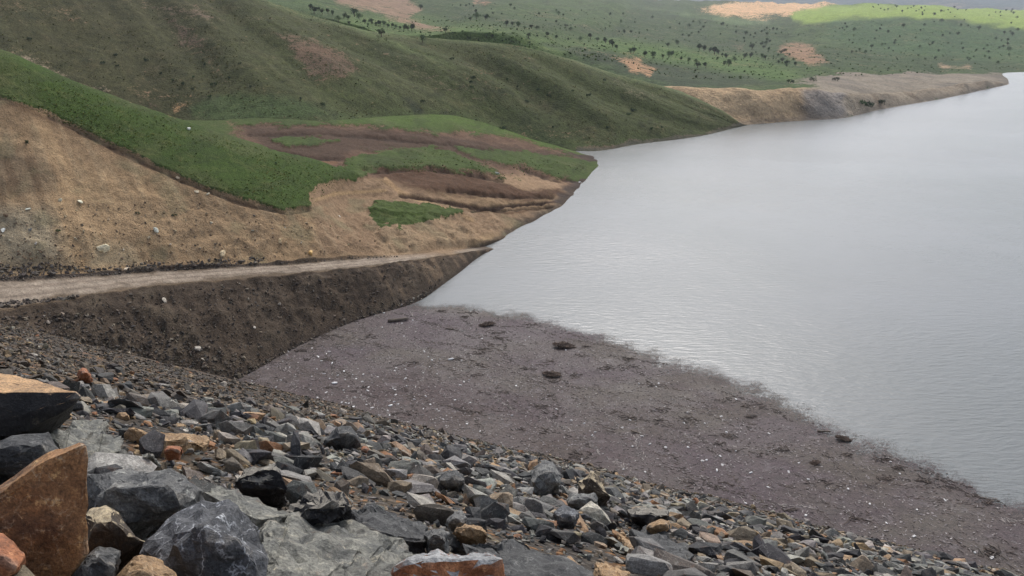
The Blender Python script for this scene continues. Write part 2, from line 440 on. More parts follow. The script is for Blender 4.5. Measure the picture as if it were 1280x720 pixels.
for pl, w, c in (([(395,250),(420,242),(450,240),(482,238)], 1.6, (176,146,108)), ([(482,224),(500,240),(530,252),(575,268),(590,275)], 2.2, (170,140,104)), ([(575,262),(640,266),(690,258)], 1.4, (112,86,62)), ([(590,264),(620,258),(700,252)], 1.3, (80,60,46)), ([(500,243),(560,252),(620,262)], 1.3, (94,72,54)), ([(320,190),(350,200),(420,203)], 2, (120,90,66))):
    paint(scol, sstep(w + 1.4, w - 0.6, line_d(uA, vA, pl) + 0.25 * wob), lin(*c))
# dark wet margin close to the lake
paint(scol, sstep(1.3, 0.25, PA[..., 2] + 0.5 * lump) * (QA > 2.9) * 0.75, lin(84, 74, 66))
paint(scol, sstep(0.9, 0.1, PA[..., 2] + 0.3 * lump) * 0.6, lin(62, 53, 47))
soil = np.ones(UA.shape)
def grass(poly, w=4.5, wb=1.0):
    global soil
    soil = np.minimum(soil, 1 - zone(uA, vA, poly, w, wb))
spur_low = [(-60,100),(0,121),(60,142),(150,186),(225,222),(300,250),(355,264),(388,259),(386,244),(400,231),(440,220)]
soil = np.minimum(soil, np.where((QA > 5.2) & (QA < 7.12) & (UA < 452), 1 - sstep(-1.8, 1.8, poly_sd(uA, vA, spur_low + [(440,100),(300,0),(-60,-60)]) + 0.5 * wob), 1))
soil = soil + (np.minimum(soil, 0.2) - soil) * sstep(7.0, 7.3, QA) * sstep(330, 270, UA + 3 * wob)
soil = np.maximum(soil, 0.85 * sstep(2.6, 0.4, np.abs(line_d(uA, vA, [(-40,46),(0,62),(50,84),(100,104),(160,127),(220,149),(250,153),(300,170),(345,187)]) + 0.35 * wob)) * (QA > 6.5) * (QA < 7.6))
soil = np.where((UA < -40), np.where(QA > 6, 0.0, 1.0), soil)
grass([(428,208),(448,193),(530,184),(570,193),(618,213),(630,223),(560,211),(520,208),(470,212)])
grass([(458,262),(472,255),(540,256),(578,265),(545,271),(500,284),(470,281)], 2)
grass([(570,184),(640,190),(700,196),(745,205),(750,214),(722,223),(690,221),(655,208),(600,202)])
grass([(270,144),(400,150),(540,138),(600,140),(660,165),(740,184),(738,193),(700,190),(640,172),(560,166),(450,158),(300,157)])
grass([(330,172),(425,174),(430,180),(360,184)], 2)
grass([(395,222),(440,206),(470,214),(440,226),(400,232)], 2)
soil = np.where((QA > 11.05), np.minimum(soil, 0.1), soil)
weeds = sstep(0.25, 0.6, fbm(PA / 5.0, 4, 91)) * terr_zone * 0.45
soil = np.clip(soil - weeds * (QA > 7), 0, 1)
paint(gcol, sstep(0.05, 0.5, fbm(PA / 9.0, 4, 61)) * 0.4, lin(96, 98, 64))
paint(gcol, sstep(0.1, 0.5, fbm(np.stack([along / 9.0, ZA / 0.8, 0 * ZA], -1), 4, 62)) * 0.4, lin(60, 70, 40))

# turf stands proud of the bare earth and breaks off in small scarps
turf = sstep(0.75, 0.35, soil)
PA[..., 2] += np.where(QA > 5.4, 0.45, 0) * turf * sstep(0.3, 1.0, PA[..., 2])
for pl, w, dep in (([(388,262),(360,268),(300,254),(225,226),(150,190),(60,146)], 1.8, .28), ([(430,212),(470,215),(520,211),(560,214),(628,226)], 2.2, .6), ([(500,243),(560,253),(620,263),(690,258)], 2.0, .7), ([(590,264),(620,258),(680,254)], 1.6, .6), ([(560,238),(640,246),(690,246)], 1.8, .7), ([(310,168),(400,166),(520,176),(620,188)], 2.0, .6), ([(650,210),(690,225),(724,226)], 2, .5), ([(330,186),(380,196),(440,200)], 2, .5)):
    k = np.exp(-(((line_d(uA, vA, pl)) + 0.45 * wob) / w) ** 2) * (QA > 5.3)
    PA[..., 2] -= dep * k
    paint(scol, 0.8 * k, lin(62, 48, 38))  # shadow lines of the scarps put into the soil colour
fine = fbm(np.stack([along / 0.9, ZA / 4.0, 0 * ZA], -1), 4, 12)
for lo, hi, a in ((1.05, 2.0, .3), (3.1, 6.0, .24)):
    paint(scol, bell(QA, lo, hi, .1) * sstep(0.05, 0.45, fine) * a, lin(176, 156, 124) if lo > 3 else lin(100, 88, 74))
    paint(scol, bell(QA, lo, hi, .1) * sstep(0.05, 0.45, -fine) * a, lin(112, 94, 72) if lo > 3 else lin(54, 48, 42))
paint(scol, bell(QA, 1.2, 2.0, .1) * sstep(380, 470, UA) * sstep(0.0, 0.3, fine) * 0.6, lin(128, 108, 86))
paint(scol, bell(QA, 3.1, 6.0, .1) * sstep(0.1, 0.5, fbm(PA / 4.0, 4, 95)) * 0.4, lin(126, 122, 92))

def emit_sheet(name, P, q, lo, hi, attrs, mat, **props):
    """rows lo..hi of a ground grid as one object"""
    i0, i1 = np.searchsorted(q, lo - 1e-6), np.searchsorted(q, hi + 1e-6)
    Pp = P[i0:i1]; nr, nc = Pp.shape[:2]
    me = new_mesh(name, Pp.reshape(-1, 3), grid_faces(nr, nc))
    put_color(me, 'gcol', attrs[0][i0:i1].reshape(-1, 3)); put_color(me, 'scol', attrs[1][i0:i1].reshape(-1, 3)); put_float(me, 'mask', attrs[2][i0:i1].ravel())
    return link(name, me, mat, kind='structure', **props)
AT = (gcol, scol, soil)
bank = emit_sheet('bank', PA, qA, 0, 2, AT, M_NEAR, label='dark earth embankment falling from the dirt road to the debris')
road = emit_sheet('road', PA, qA, 2, 3, AT, M_NEAR, label='pale dirt road running down along the bank into the lake')
cut = emit_sheet('cut_slope', PA, qA, 3, 6, AT, M_NEAR, label='tan excavated slope above the dirt road')
terr = emit_sheet('terrace', PA, qA, 6, 12, AT, M_NEAR, label='grassy spur and eroded brown terrace reaching the lake')

# ------------------------------------------------------------------ the big hill
H1 = [kh(-400,222,40), kh(-150,215,34), kh(0,208,30.5), kh(100,206,22), kh(220,205,14.4), kz(330,152,14.5), kz(390,154.5,13.7), kz(440,153,12.7), kz(500,149,11.6), kz(560,148,10.1), kz(620,162,5.7), kz(680,181,1.3), kz(740,189,0), kz(800,180,0), kz(870,171,0), kz(930,157.5,0), kh(960,325,-1.5), kh(1000,345,-5)]
H4 = [kh(-400,360,120), kh(-150,345,100), kh(0,330,85), kh(100,320,72), kh(220,305,58), kt(330,0,285), kt(400,22,285), kt(470,40,290), kt(560,49,297), kt(640,56,299), kt(700,70,300), kt(760,90,302), kt(840,112,306), kt(900,138,309), kt(932,156.5,310), kh(960,332,-2), kh(1000,352,-5.5)]
uqH = np.concatenate([np.arange(-400, -40, 8.0), np.arange(-40, 1001, 2.2)])
def rowof(r):
    us = [k[0] for k in r]
    return pchip(us, [k[1] for k in r], uqH), pchip(us, [k[2] for k in r], uqH)
t1, z1 = rowof(H1); t4, z4 = rowof(H4)
t4 = np.maximum(t4, t1 + 3)
sH = np.concatenate([np.linspace(-0.25, 0, 8, endpoint=False), np.linspace(0, 1, 150, endpoint=False), np.linspace(1, 2, 40)])
SH = np.broadcast_to(sH[:, None], (len(sH), len(uqH))); UH = np.broadcast_to(uqH, SH.shape)
Sc = np.clip(SH, 0, 1)
TH = t1 + (t4 - t1) * SH
ZH = z1 + (z4 - z1) * (Sc + 0.25 * Sc * (1 - Sc)) + np.minimum(SH, 0) * 30
bk = np.clip(SH - 1, 0, 1)
TH = np.where(SH > 1, t4 + bk * 130, TH)
ZH = np.where(SH > 1, z4 - 5 * bk - 34 * bk ** 2, ZH)
XH, YH, _ = utz_to_xyz(UH, TH, ZH)
PH = np.stack([XH, YH, ZH], -1)
w_ = UH + 250 * Sc                       # spurs run down to the right
env = np.sin(np.pi * np.clip(Sc, 0, 1)) ** 0.8
sp = lambda c, w, a: a * np.exp(-((w_ - c) / w) ** 2)
rel = sp(690, 42, 3.2) + sp(835, 38, 2.6) + sp(960, 46, 2.4) + sp(545, 60, 2.0) - sp(760, 32, 2.6) - sp(900, 28, 2.2) - sp(620, 30, 2.4) - sp(460, 28, 2.2) + sp(380, 40, 2.0) - sp(310, 26, 1.8)
rel = 0.6 * rel * env * np.clip((z4 - z1) / 25.0, 0.15, 1)
rel = rel + env * (1.3 * fbm(np.stack([w_ / 46.0, Sc * 2.2, 0 * Sc], -1), 4, 101) + 1.0 * fbm(PH / 26.0, 4, 111))
rel = rel + 0.35 * fbm(PH / 6.0, 3, 121) * np.clip(np.abs(ZH) / 3, 0.1, 1)
# low green mound at the foot, on the left
PH[..., 2] = ZH + rel
uH, vH, _ = project(PH)
wobH = 12 * fbm(PH / 14.0, 5, 131, 0.65)
gH = np.empty(PH.shape); gH[:] = lin(74, 80, 45)
sH_ = np.empty(PH.shape); sH_[:] = lin(122, 98, 76)
paint(gH, sstep(470, 150, UH) * 0.75, lin(72, 67, 44))
paint(gH, sstep(0.0, 0.5, fbm(PH / 34.0, 4, 141)) * 0.4, lin(62, 68, 42))
paint(gH, sstep(0.05, 0.5, fbm(np.stack([w_ / 30.0, Sc * 3, 0 * Sc], -1), 4, 151)) * 0.4, lin(86, 85, 56))
paint(gH, sstep(0.90, 0.99, SH) * 0.6, lin(110, 120, 80))
paint(gH, np.exp(-((w_ - 690) / 16) ** 2) * sstep(0.35, 0.8, Sc) * 0.55, lin(106, 120, 72))
paint(gH, sstep(0.12, 0.0, SH) * sstep(260, 360, UH) * 0.5, lin(80, 94, 56))
Z = lambda poly, w=11: sstep(-w, w, poly_sd(uH, vH, poly) + wobH)
paint(gH, Z([(235,130),(300,118),(380,125),(430,145),(330,150),(240,148)], 6) * 0.7, lin(76, 92, 54))
mH = 0.10 + 0.22 * sstep(0.0, 0.5, fbm(PH / 10.0, 5, 161))
for poly, a, c in (([(330,38),(352,46),(362,70),(385,92),(430,100),(450,88),(437,68),(395,48)], .6, (104,86,68)), ([(180,5),(245,8),(282,28),(238,22),(190,14)], .6, (118,102,84)),
                   ([(190,12),(215,38),(225,60),(265,64),(235,30)], .5, (104,86,70)), ([(300,18),(330,22),(322,28)], .6, (132,112,92)), ([(85,24),(130,40),(175,62),(150,40)], .45, (110,88,70)),
                   ([(-10,60),(30,70),(95,100),(140,112),(130,118),(60,96),(-10,76)], .6, (150,134,112)), ([(215,132),(240,126),(236,132),(218,140)], .85, (160,126,86)),
                   ([(150,118),(175,122),(212,138),(190,134)], .6, (64,56,44)), ([(360,50),(400,58),(436,70),(412,72),(372,64)], .72, (120,96,76)), ([(395,104),(445,108),(420,120)], .45, (110,86,66)),
                   ([(240,60),(275,60),(290,110),(262,100)], .4, (108,88,66)), ([(470,60),(560,100),(640,128),(600,128),(520,100)], .36, (104,90,70)), ([(735,70),(790,105),(860,140),(840,140),(770,108)], .4, (118,106,82))):
    m = Z(poly) * a; mH = np.maximum(mH, m); paint(sH_, np.clip(Z(poly), 0, 1), lin(*c))
trk = np.abs(((ZH + 3.0 * fbm(PH / 30.0, 3, 171)) / 3.4) % 1 - 0.5)
trk = sstep(0.07, 0.02, trk) * sstep(-0.1, 0.3, fbm(PH / 22.0, 3, 172)) * sstep(0.05, 0.15, SH)
mH = np.clip(mH + 0.22 * trk, 0, 1)
paint(gH, sstep(0.15, 0.45, fbm(PH / 4.0, 4, 181, 0.65)) * 0.45, lin(54, 58, 36))
gul_shade = Z([(502,122),(512,120),(534,142),(520,142)], 3)
paint(gH, gul_shade * 0.7, lin(44, 50, 36))  # shadow in the gully, put into the grass colour
wet = sstep(1.6, 0.2, PH[..., 2] + 0.5 * wobH * 0.2) * (UH > 720)
mH = np.clip(mH + wet * 0.6, 0, 1); paint(sH_, wet, lin(92, 88, 72))
meH = new_mesh('hill', PH.reshape(-1, 3), grid_faces(*SH.shape))
put_color(meH, 'gcol', gH.reshape(-1, 3)); put_color(meH, 'scol', sH_.reshape(-1, 3)); put_float(meH, 'mask', mH.ravel())
hill = link('hill', meH, M_HILL, kind='structure', label='big olive green hillside falling to the lake behind the terrace')

# ------------------------------------------------------------------ far shore and far hills
FAR = [
 [kh(-100,460,20), kh(150,430,20), kh(600,380,14), kh(800,322,3), kz(880,158,0), kz(930,156,0), kz(1000,151,0), kz(1050,148,0), kz(1100,137,0), kz(1180,123,0), kz(1250,108,0), kz(1264,105,0), kh(1290,512,-3), kh(1400,540,-4), kh(1900,600,-4)],
 [kh(-100,480,26), kh(150,450,26), kh(600,400,20), kh(800,340,12), kt(860,108,322), kt(950,112,326), kt(1000,110,337), kt(1050,116,345), kt(1100,117,376), kt(1150,113,410), kt(1220,102,462), kt(1255,103,492), kh(1275,518,-3), kh(1400,550,-4), kh(1900,610,-4)],
 [kh(-100,520,40), kh(150,490,34), kt(400,20,400), kt(500,42,400), kt(640,50,400), kt(760,78,390), kt(860,97,380), kt(950,97,395), kt(1050,94,440), kt(1150,92,510), kt(1230,93.5,560), kt(1252,94,571), kh(1290,590,-1.5), kh(1500,640,-3), kh(1900,680,-3)],
 [kh(-100,620,80), kt(150,-20,600), kt(400,4,560), kt(500,25,560), kt(640,38,560), kt(760,62,520), kt(860,75,520), kt(950,76,560), kt(1050,76,600), kt(1150,80,620), kt(1220,85,630), kz(1280,88.5,.4), kh(1400,640,.8), kh(1900,700,1)],
 [kh(-100,820,130), kt(150,-40,800), kt(500,8,760), kt(640,24,760), kt(760,46,740), kt(860,58,760), kt(950,57,800), kt(1050,60,820), kt(1150,62,850), kt(1280,66,850), kt(1500,66,860), kt(1900,64,900)],
 [kh(-100,1020,180), kt(150,-60,1000), kt(500,-10,1000), kt(640,10,1000), kt(760,28,1000), kt(860,37,1050), kt(950,36,1100), kt(1050,30,1150), kt(1150,28,1150), kt(1280,42,1150), kt(1900,42,1200)],
 [kh(-100,1420,260), kt(150,-90,1400), kt(500,-40,1400), kt(640,-8,1450), kt(760,6,1450), kt(860,15,1500), kt(950,16,1500), kt(1050,13,1500), kt(1150,12,1550), kt(1280,22,1500), kt(1900,22,1500)],
 [kh(-100,2000,360), kt(150,-130,1950), kt(500,-70,2000), kt(640,-25,2050), kt(760,-8,2050), kt(860,1,2100), kt(950,0,2100), kt(1050,3,2100), kt(1150,7,2100), kt(1280,11,2100), kt(1900,11,2100)],
]
FAR.insert(0, [(u, t - 14, Z - 6) for u, t, Z in FAR[0]])
FAR.append([(u, t + 250, Z - 12) for u, t, Z in FAR[-1]])
FAR.append([(u, t + 500, Z - 70) for u, t, Z in FAR[-2]])
uqF = np.concatenate([np.arange(-100, 360, 12.0), np.arange(360, 1320, 2.0), np.arange(1320, 1901, 12.0)])
TF, ZF, qF = loft(FAR, uqF, [3, 34, 30, 34, 30, 30, 30, 26, 5, 4])
UF = np.broadcast_to(uqF, TF.shape); QF = np.broadcast_to(qF[:, None], TF.shape)
XF, YF, _ = utz_to_xyz(UF, TF, ZF)
PF = np.stack([XF, YF, ZF], -1)
sf = np.clip(np.abs(ZF) / 4, 0.1, 1)
cliff = bell(QF, 1.15, 1.95, .25)
alongF = XF * 0.75 + YF * 0.66
rf = cliff * (3.2 * fbm(np.stack([alongF / 12.0, ZF / 25, 0 * ZF], -1), 4, 201) + 1.0 * fbm(PF / 8.0, 4, 211))
fold = fbm(np.stack([(XF * 0.8 - YF * 0.6) / (0.11 * TF + 10), (XF * 0.5 + YF) / (0.30 * TF + 20), 0 * ZF], -1), 4, 221)
fold = 0.35 - np.abs(fold) * 1.6                    # sharp valleys between rounded backs
rf = rf - sstep(2.4, 3.4, QF) * (0.012 * TF) * fold * sstep(0, 300, np.abs(UF - 1240) + 120) + sstep(2.3, 3.2, QF) * (0.005 * TF) * fbm(np.stack([XF / (TF * .16), YF / (TF * .16), 0 * ZF], -1), 4, 222) + sstep(1.8, 2.6, QF) * 0.0035 * TF * fbm(PF / 28.0, 4, 231)
PF[..., 2] = ZF + rf * sf
uF, vF, _ = project(PF)
wobF = 6 * fbm(np.stack([uF / 26.0, vF / 9.0, 0 * uF], -1), 4, 241)
gF = np.empty(PF.shape); gF[:] = lin(78, 96, 54)
sF = np.empty(PF.shape); sF[:] = lin(150, 124, 98)
ZFn = lambda poly, w=8: sstep(-w, w, poly_sd(uF, vF, poly) + wobF)
mF = 0.12 + 0.2 * sstep(0, 0.5, fbm(PF / 40.0, 4, 251))
paint(gF, sstep(0.0, 0.5, fbm(PF / 70.0, 4, 261)) * 0.5, lin(84, 98, 66))
scrub = sstep(0.05, 0.4, fbm(PF / 15.0, 5, 262, 0.65))
paint(gF, scrub * 0.6 * (QF > 2.1), lin(58, 70, 44))
paint(gF, sstep(0.0, 0.25, fold) * 0.5 * (QF > 2.4), lin(60, 74, 46))
paint(gF, ZFn([(380,30),(430,42),(520,52),(600,60),(700,75),(760,62),(740,52),(640,42),(560,30),(520,22),(440,20)]) * 0.8, lin(92, 112, 60))
paint(gF, ZFn([(730,44),(800,52),(880,62),(950,74),(1000,96),(960,106),(880,84),(820,74),(760,62)]) * 0.8, lin(90, 114, 58))
paint(gF, ZFn([(680,55),(760,65),(830,82),(900,90),(985,104),(960,110),(850,108),(800,95),(740,78)], 5) * 0.85, lin(66, 76, 54))  # front facing the viewer: its shade partly put into the grass colour
paint(gF, ZFn([(520,0),(640,20),(760,38),(900,52),(1040,70),(1040,84),(1000,70),(880,60),(740,44),(600,28),(530,18)], 8) * 0.6, lin(70, 82, 54))  # rising slope, also darkened partly for its shade
paint(gF, ZFn([(990,62),(1060,60),(1180,72),(1280,78),(1280,90),(1150,90),(1040,84)], 6) * 0.7, lin(68, 82, 54))
paint(gF, ZFn([(1040,24),(1130,18),(1280,34),(1280,76),(1100,66),(1030,46)], 8) * 0.5, lin(70, 100, 60))
paint(gF, ZFn([(985,14),(1060,4),(1280,8),(1500,10),(1500,44),(1280,36),(1130,19),(1040,25),(990,28)], 3), lin(146, 166, 78))  # sunlit hill: the sunlight is put into the grass colour
paint(gF, ZFn([(780,6),(880,20),(960,28),(940,32),(840,16)], 4) * 0.6, lin(118, 136, 94))
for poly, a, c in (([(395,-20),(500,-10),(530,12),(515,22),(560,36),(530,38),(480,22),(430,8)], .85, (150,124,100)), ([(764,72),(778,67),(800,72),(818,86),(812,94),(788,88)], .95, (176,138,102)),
                   ([(592,2),(612,3),(606,9),(590,8)], .8, (170,130,104)), ([(868,10),(930,0),(1056,-4),(1056,2),(1000,12),(985,22),(950,22),(890,16)], 1.0, (226,184,138)),  # last patch here: sunlight put into the pale tan soil colour
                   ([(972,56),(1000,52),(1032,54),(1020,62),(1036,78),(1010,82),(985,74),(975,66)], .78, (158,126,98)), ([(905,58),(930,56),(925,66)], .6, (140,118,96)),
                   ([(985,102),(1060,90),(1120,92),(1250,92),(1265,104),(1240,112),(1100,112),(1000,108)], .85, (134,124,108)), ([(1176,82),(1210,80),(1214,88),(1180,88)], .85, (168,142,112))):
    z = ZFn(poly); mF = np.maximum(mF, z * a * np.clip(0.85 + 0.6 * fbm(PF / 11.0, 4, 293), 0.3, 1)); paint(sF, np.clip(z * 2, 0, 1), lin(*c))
cm = (QF < 2.02) * 1.0
flat = (QF >= 2.02) * (QF < 3.1 + 0.25 * fbm(PF / 30.0, 3, 291)) * sstep(985, 1040, UF)
mF = np.maximum(mF, flat * 0.8); paint(sF, flat * 0.9, lin(150, 138, 120)); paint(sF, flat * sstep(0.0, 0.4, fbm(PF / 14.0, 4, 292)) * 0.6, lin(122, 114, 104))
mF = np.where(QF < 2.02, np.maximum(mF, np.clip(0.95 - 0.5 * sstep(0.3, 0.6, fbm(PF / 9.0, 4, 271)), 0, 1)), mF)
paint(sF, cm * 0.9, lin(188, 160, 124))  # cliff colour raised to hold a sunlit tone
paint(sF, cm * sstep(990, 1060, UF), lin(160, 145, 124))
paint(sF, cm * ZFn([(1000,112),(1060,100),(1055,150),(1010,150)], 6) * 0.8, lin(138, 131, 124))
paint(sF, cm * sstep(0.1, 0.5, fbm(np.stack([alongF / 6.0, ZF / 14, 0 * ZF], -1), 4, 281)) * 0.6, lin(122, 104, 84))
paint(sF, sstep(2.2, 0.4, PF[..., 2]) * (QF < 3) * 0.5, lin(108, 100, 90))
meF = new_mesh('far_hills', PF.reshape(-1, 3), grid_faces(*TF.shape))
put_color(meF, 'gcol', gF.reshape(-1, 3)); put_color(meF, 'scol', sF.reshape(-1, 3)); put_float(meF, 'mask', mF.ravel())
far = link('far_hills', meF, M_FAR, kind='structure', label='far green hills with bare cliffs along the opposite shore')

# blue mountains behind everything
uqM = np.arange(-600, 2600, 16.0); sM = np.linspace(0, 1, 30)
UM, SM = np.meshgrid(uqM, sM)
ridge = CAM_H + 4600 * (0.030 + 0.006 * np.sin(UM / 130.0) + 0.010 * fbm(np.stack([UM / 160.0, 0 * UM, 0 * UM], -1), 5, 301)) + np.clip(500 - UM, 0, 900) * 0.25
PM = np.stack([(UM - 640) / FOC * (3000 + 1600 * SM) * 0.98, 3000 + 1600 * SM, -20 + (ridge + 20) * SM ** 0.85], -1)
PM[..., 2] += 26 * np.sin(np.pi * SM) * fbm(PM / 420.0, 5, 311)
meM = new_mesh('mountains', PM.reshape(-1, 3), grid_faces(*UM.shape))
gM = np.empty(PM.shape); gM[:] = lin(80, 96, 98); sMc = np.empty(PM.shape); sMc[:] = lin(130, 116, 100)  # blue of the haze partly put into the slope colour
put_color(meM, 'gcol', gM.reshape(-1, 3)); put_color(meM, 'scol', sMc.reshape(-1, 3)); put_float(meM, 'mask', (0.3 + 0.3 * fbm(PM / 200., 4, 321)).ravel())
M_MTN = terrain_mat('mountain_ground', 40.0, 8.0)
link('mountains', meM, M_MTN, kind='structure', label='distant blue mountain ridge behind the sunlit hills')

# ------------------------------------------------------------------ lake water
def water_mat():
    s = NT('lake_water'); P = s.coord()
    warp = s.noise(P, 0.03, 3, 0.5, out=1)
    d = s.n.new('ShaderNodeVectorMath'); d.operation = 'ADD'; s.l.new(P, d.inputs[0]); s.l.new(s.scale(warp, 9.0), d.inputs[1])
    r1 = s.noise(s.mapping(d.outputs[0], (0.4, 1.3, 1), (0, 0, 0.25)), 1.3, 3, 0.55)
    r2 = s.noise(s.mapping(d.outputs[0], (0.5, 1.5, 1), (0, 0, -0.1)), 3.0, 3, 0.6)
    calm = s.ramp(s.noise(s.mapping(P, (0.6, 1.6, 1), (0, 0, 0.2)), 0.012, 3, 0.5), 0.35, 0.65, 0.55, 1.0)
    h = s.math('MULTIPLY', s.math('ADD', s.math('MULTIPLY', r1, 0.8), s.math('MULTIPLY', r2, 0.2)), calm)
    murk = s.mix(s.ramp(s.noise(P, 0.02, 4, 0.5), 0.35, 0.65), lin(102, 106, 104), lin(110, 113, 112))
    m = s.done(murk, 0.27, s.bump(h, 0.6, 0.24), 0.62)
    s.b.inputs['IOR'].default_value = 1.333
    return m
W = 7000
nx = 60
gx = np.linspace(-W, W, nx); gy = np.linspace(-200, W, nx)
GX, GY = np.meshgrid(gx, gy)
water = link('water', new_mesh('water', np.stack([GX, GY, 0 * GX], -1).reshape(-1, 3), grid_faces(nx, nx)), water_mat(), kind='structure', label='pale grey lake surface with fine ripples')

# ------------------------------------------------------------------ the rock faced dam slope under the camera
D0, SL = 62.4, 0.61
AX = np.array([-0.899, 0.438]); DIP = np.array([0.438, 0.899])     # along the dam (to the left) and down the slope
NRM = Vector((DIP[0] * SL, DIP[1] * SL, 1)).normalized()
def dam_z(x, y):
    d = x * DIP[0] + y * DIP[1]
    return SL * (D0 - d)
def dam_t(u, v):
    x = (u - 640) / FOC
    return (CAM_H - SL * D0) / max(dn(v) - SL * (fh(v) * DIP[1] + x * DIP[0]), 0.012)
def slope_bump(x, y):
    P = np.stack([x, y, 0 * x], -1)
    return 0.35 * fbm(P / 6.0, 3, 401) + 0.14 * fbm(P / 1.4, 3, 411)
aq = np.concatenate([np.arange(-75, -20, 0.8), np.arange(-20, 30, 0.35), np.arange(30, 96, 0.6)]); dq = np.concatenate([np.arange(-6, 24, 0.35), np.arange(24, 70, 0.55)])
AQ, DQ = np.meshgrid(aq, dq)
DX, DY = AQ * AX[0] + DQ * DIP[0], AQ * AX[1] + DQ * DIP[1]
DZ = dam_z(DX, DY) + slope_bump(DX, DY) - 0.22
crest_cap = SL * D0 + 0.05
DZ = np.minimum(DZ, crest_cap)
PD = np.stack([DX, DY, DZ], -1)
def rubble_mat():
    s = NT('crushed_rock_bed'); P = s.coord()
    n1 = s.noise(P, 0.25, 5, 0.6); n2 = s.noise(P, 3.0, 6, 0.7)
    vc = s.voro(P, 5.0, 'F1', 'Color'); vd = s.voro(P, 5.0); sep = s.n.new('ShaderNodeSeparateColor'); s.l.new(vc, sep.inputs[0])
    c = s.mix(s.ramp(n1, 0.4, 0.6), lin(84, 77, 69), lin(104, 90, 73))
    c = s.mix(s.ramp(sep.outputs[0], 0.4, 0.9, 0, 0.8), c, s.mix(sep.outputs[1], lin(120, 112, 102), lin(60, 60, 62)))
    c = s.mix(s.ramp(sep.outputs[2], 0.86, 0.92), c, lin(140, 104, 70))
    c = s.scale(c, s.math('MULTIPLY', s.ramp(n2, 0.3, 0.7, 0.6, 1.3, False), s.ramp(vd, 0.25, 0.62, 1.05, 0.5)))
    h = s.math('ADD', s.ramp(vd, 0, 0.6, 1, 0, False), s.math('MULTIPLY', n2, 0.5))
    return s.done(c, 0.9, s.bump(h, 1.0, 0.12), 0.25)
dam = link('dam_slope', new_mesh('dam_slope', PD.reshape(-1, 3), grid_faces(*AQ.shape)), rubble_mat(), kind='structure', label='rock covered dam face sloping down to the floating debris')

# stone prototypes -------------------------------------------------------------
def stone_proto(seed, npts, flat, subdiv=0, rough=0.0, box=0.5):
    r = random.Random(seed); bm = bmesh.new()
    for k in range(npts):
        d = Vector((r.gauss(0, 1), r.gauss(0, 1), r.gauss(0, 1))).normalized()
        m = max(abs(d.x), abs(d.y), abs(d.z))
        d = d * ((1 - box) + box / m) * r.uniform(0.82, 1.05)
        bm.verts.new((d.x * 0.5, d.y * 0.5 * r.uniform(0.5, 0.7), d.z * 0.5 * flat))
    bmesh.ops.convex_hull(bm, input=bm.verts[:])
    bmesh.ops.delete(bm, geom=[v for v in bm.verts if not v.link_faces], context='VERTS')
    if subdiv:
        bmesh.ops.subdivide_edges(bm, edges=bm.edges[:], cuts=subdiv, use_grid_fill=True)
        P = np.array([v.co for v in bm.verts]); nz = fbm(P * 4 + seed, 3, seed)
        for v, n in zip(bm.verts, nz): v.co += v.normal * float(n) * rough
    bmesh.ops.triangulate(bm, faces=bm.faces[:])
    V = np.array([v.co[:] for v in bm.verts]); bm.verts.index_update()
    F = np.array([[v.index for v in f.verts] for f in bm.faces]); bm.free()
    return V, F
LOW = [stone_proto(100 + k, 11, R.choice((0.35, 0.5, 0.65))) for k in range(14)]
MID = [stone_proto(200 + k, 18, (0.24, 0.34, 0.46, 0.62)[k % 4], 2, 0.026) for k in range(16)]
PALETTE = [(lin(106, 104, 98), 5), (lin(134, 131, 123), 5), (lin(82, 81, 79), 5), (lin(58, 57, 57), 3.5), (lin(164, 160, 149), 4), (lin(150, 134, 110), 4), (lin(170, 140, 106), 2.4), (lin(156, 112, 78), 0.8), (lin(112, 102, 90), 3), (lin(188, 180, 164), 1.2)]
PAL_BROWN = [(lin(100, 88, 72), 5), (lin(84, 75, 64), 5), (lin(130, 110, 84), 3), (lin(68, 63, 57), 4), (lin(154, 130, 98), 1.2), (lin(112, 104, 94), 2.5), (lin(150, 106, 72), 0.4), (lin(178, 168, 150), 0.5)]
def pick(pal, r):
    x = r.random() * sum(w for _, w in pal)
    for c, w in pal:
        x -= w
        if x <= 0: break
    k = r.uniform(0.8, 1.22)
    return tuple(min(0.8, ch * k * r.uniform(0.95, 1.05)) for ch in c)

M_STONE_O = rock_mat('stone_single', None, None, None, 0.7, from_attr='object', strat=0.5, vein=0.35, vcol=lin(170, 168, 160), bump=0.06, rust=0.25)
M_STONE_S = rock_mat('stone_rubble', None, None, None, 0.8, from_attr='attr', strat=0.4, bump=0.05, rust=0.15)

def joined_stones(name, items, protos, mat, parent, smooth=False, **props):
    """items: (pos, rot matrix, size, colour, proto index) -> one mesh of real stones"""
    Vs, Fs, Cs, off = [], [], [], 0
    for pos, rot, size, c, k in items:
        V, F = protos[k]
        Vw = (V * size) @ rot.T + pos
        Vs.append(Vw); Fs.append(F + off); Cs.append(np.broadcast_to(c, (len(V), 3))); off += len(V)
    me = new_mesh(name, np.concatenate(Vs), np.concatenate(Fs), smooth)
    put_color(me, 'col', np.concatenate(Cs))
    return link(name, me, mat, parent, **props)

def slope_rot(r, tilt=0.35, normal=NRM, along=False):
    q = normal.to_track_quat('Z', 'Y').to_matrix()
    if along and r.random() < 0.65:           # long axis lies along the slope contour
        x = Vector((AX[0], AX[1], 0)); y = normal.cross(x).normalized(); q = Matrix((x, y, normal)).transposed()
        return np.array(q @ Euler((r.gauss(0, tilt), r.gauss(0, tilt), r.gauss(0, 0.4) + r.choice((0, math.pi)))).to_matrix())
    return np.array(q @ Euler((r.gauss(0, tilt), r.gauss(0, tilt), r.uniform(0, 6.283))).to_matrix())

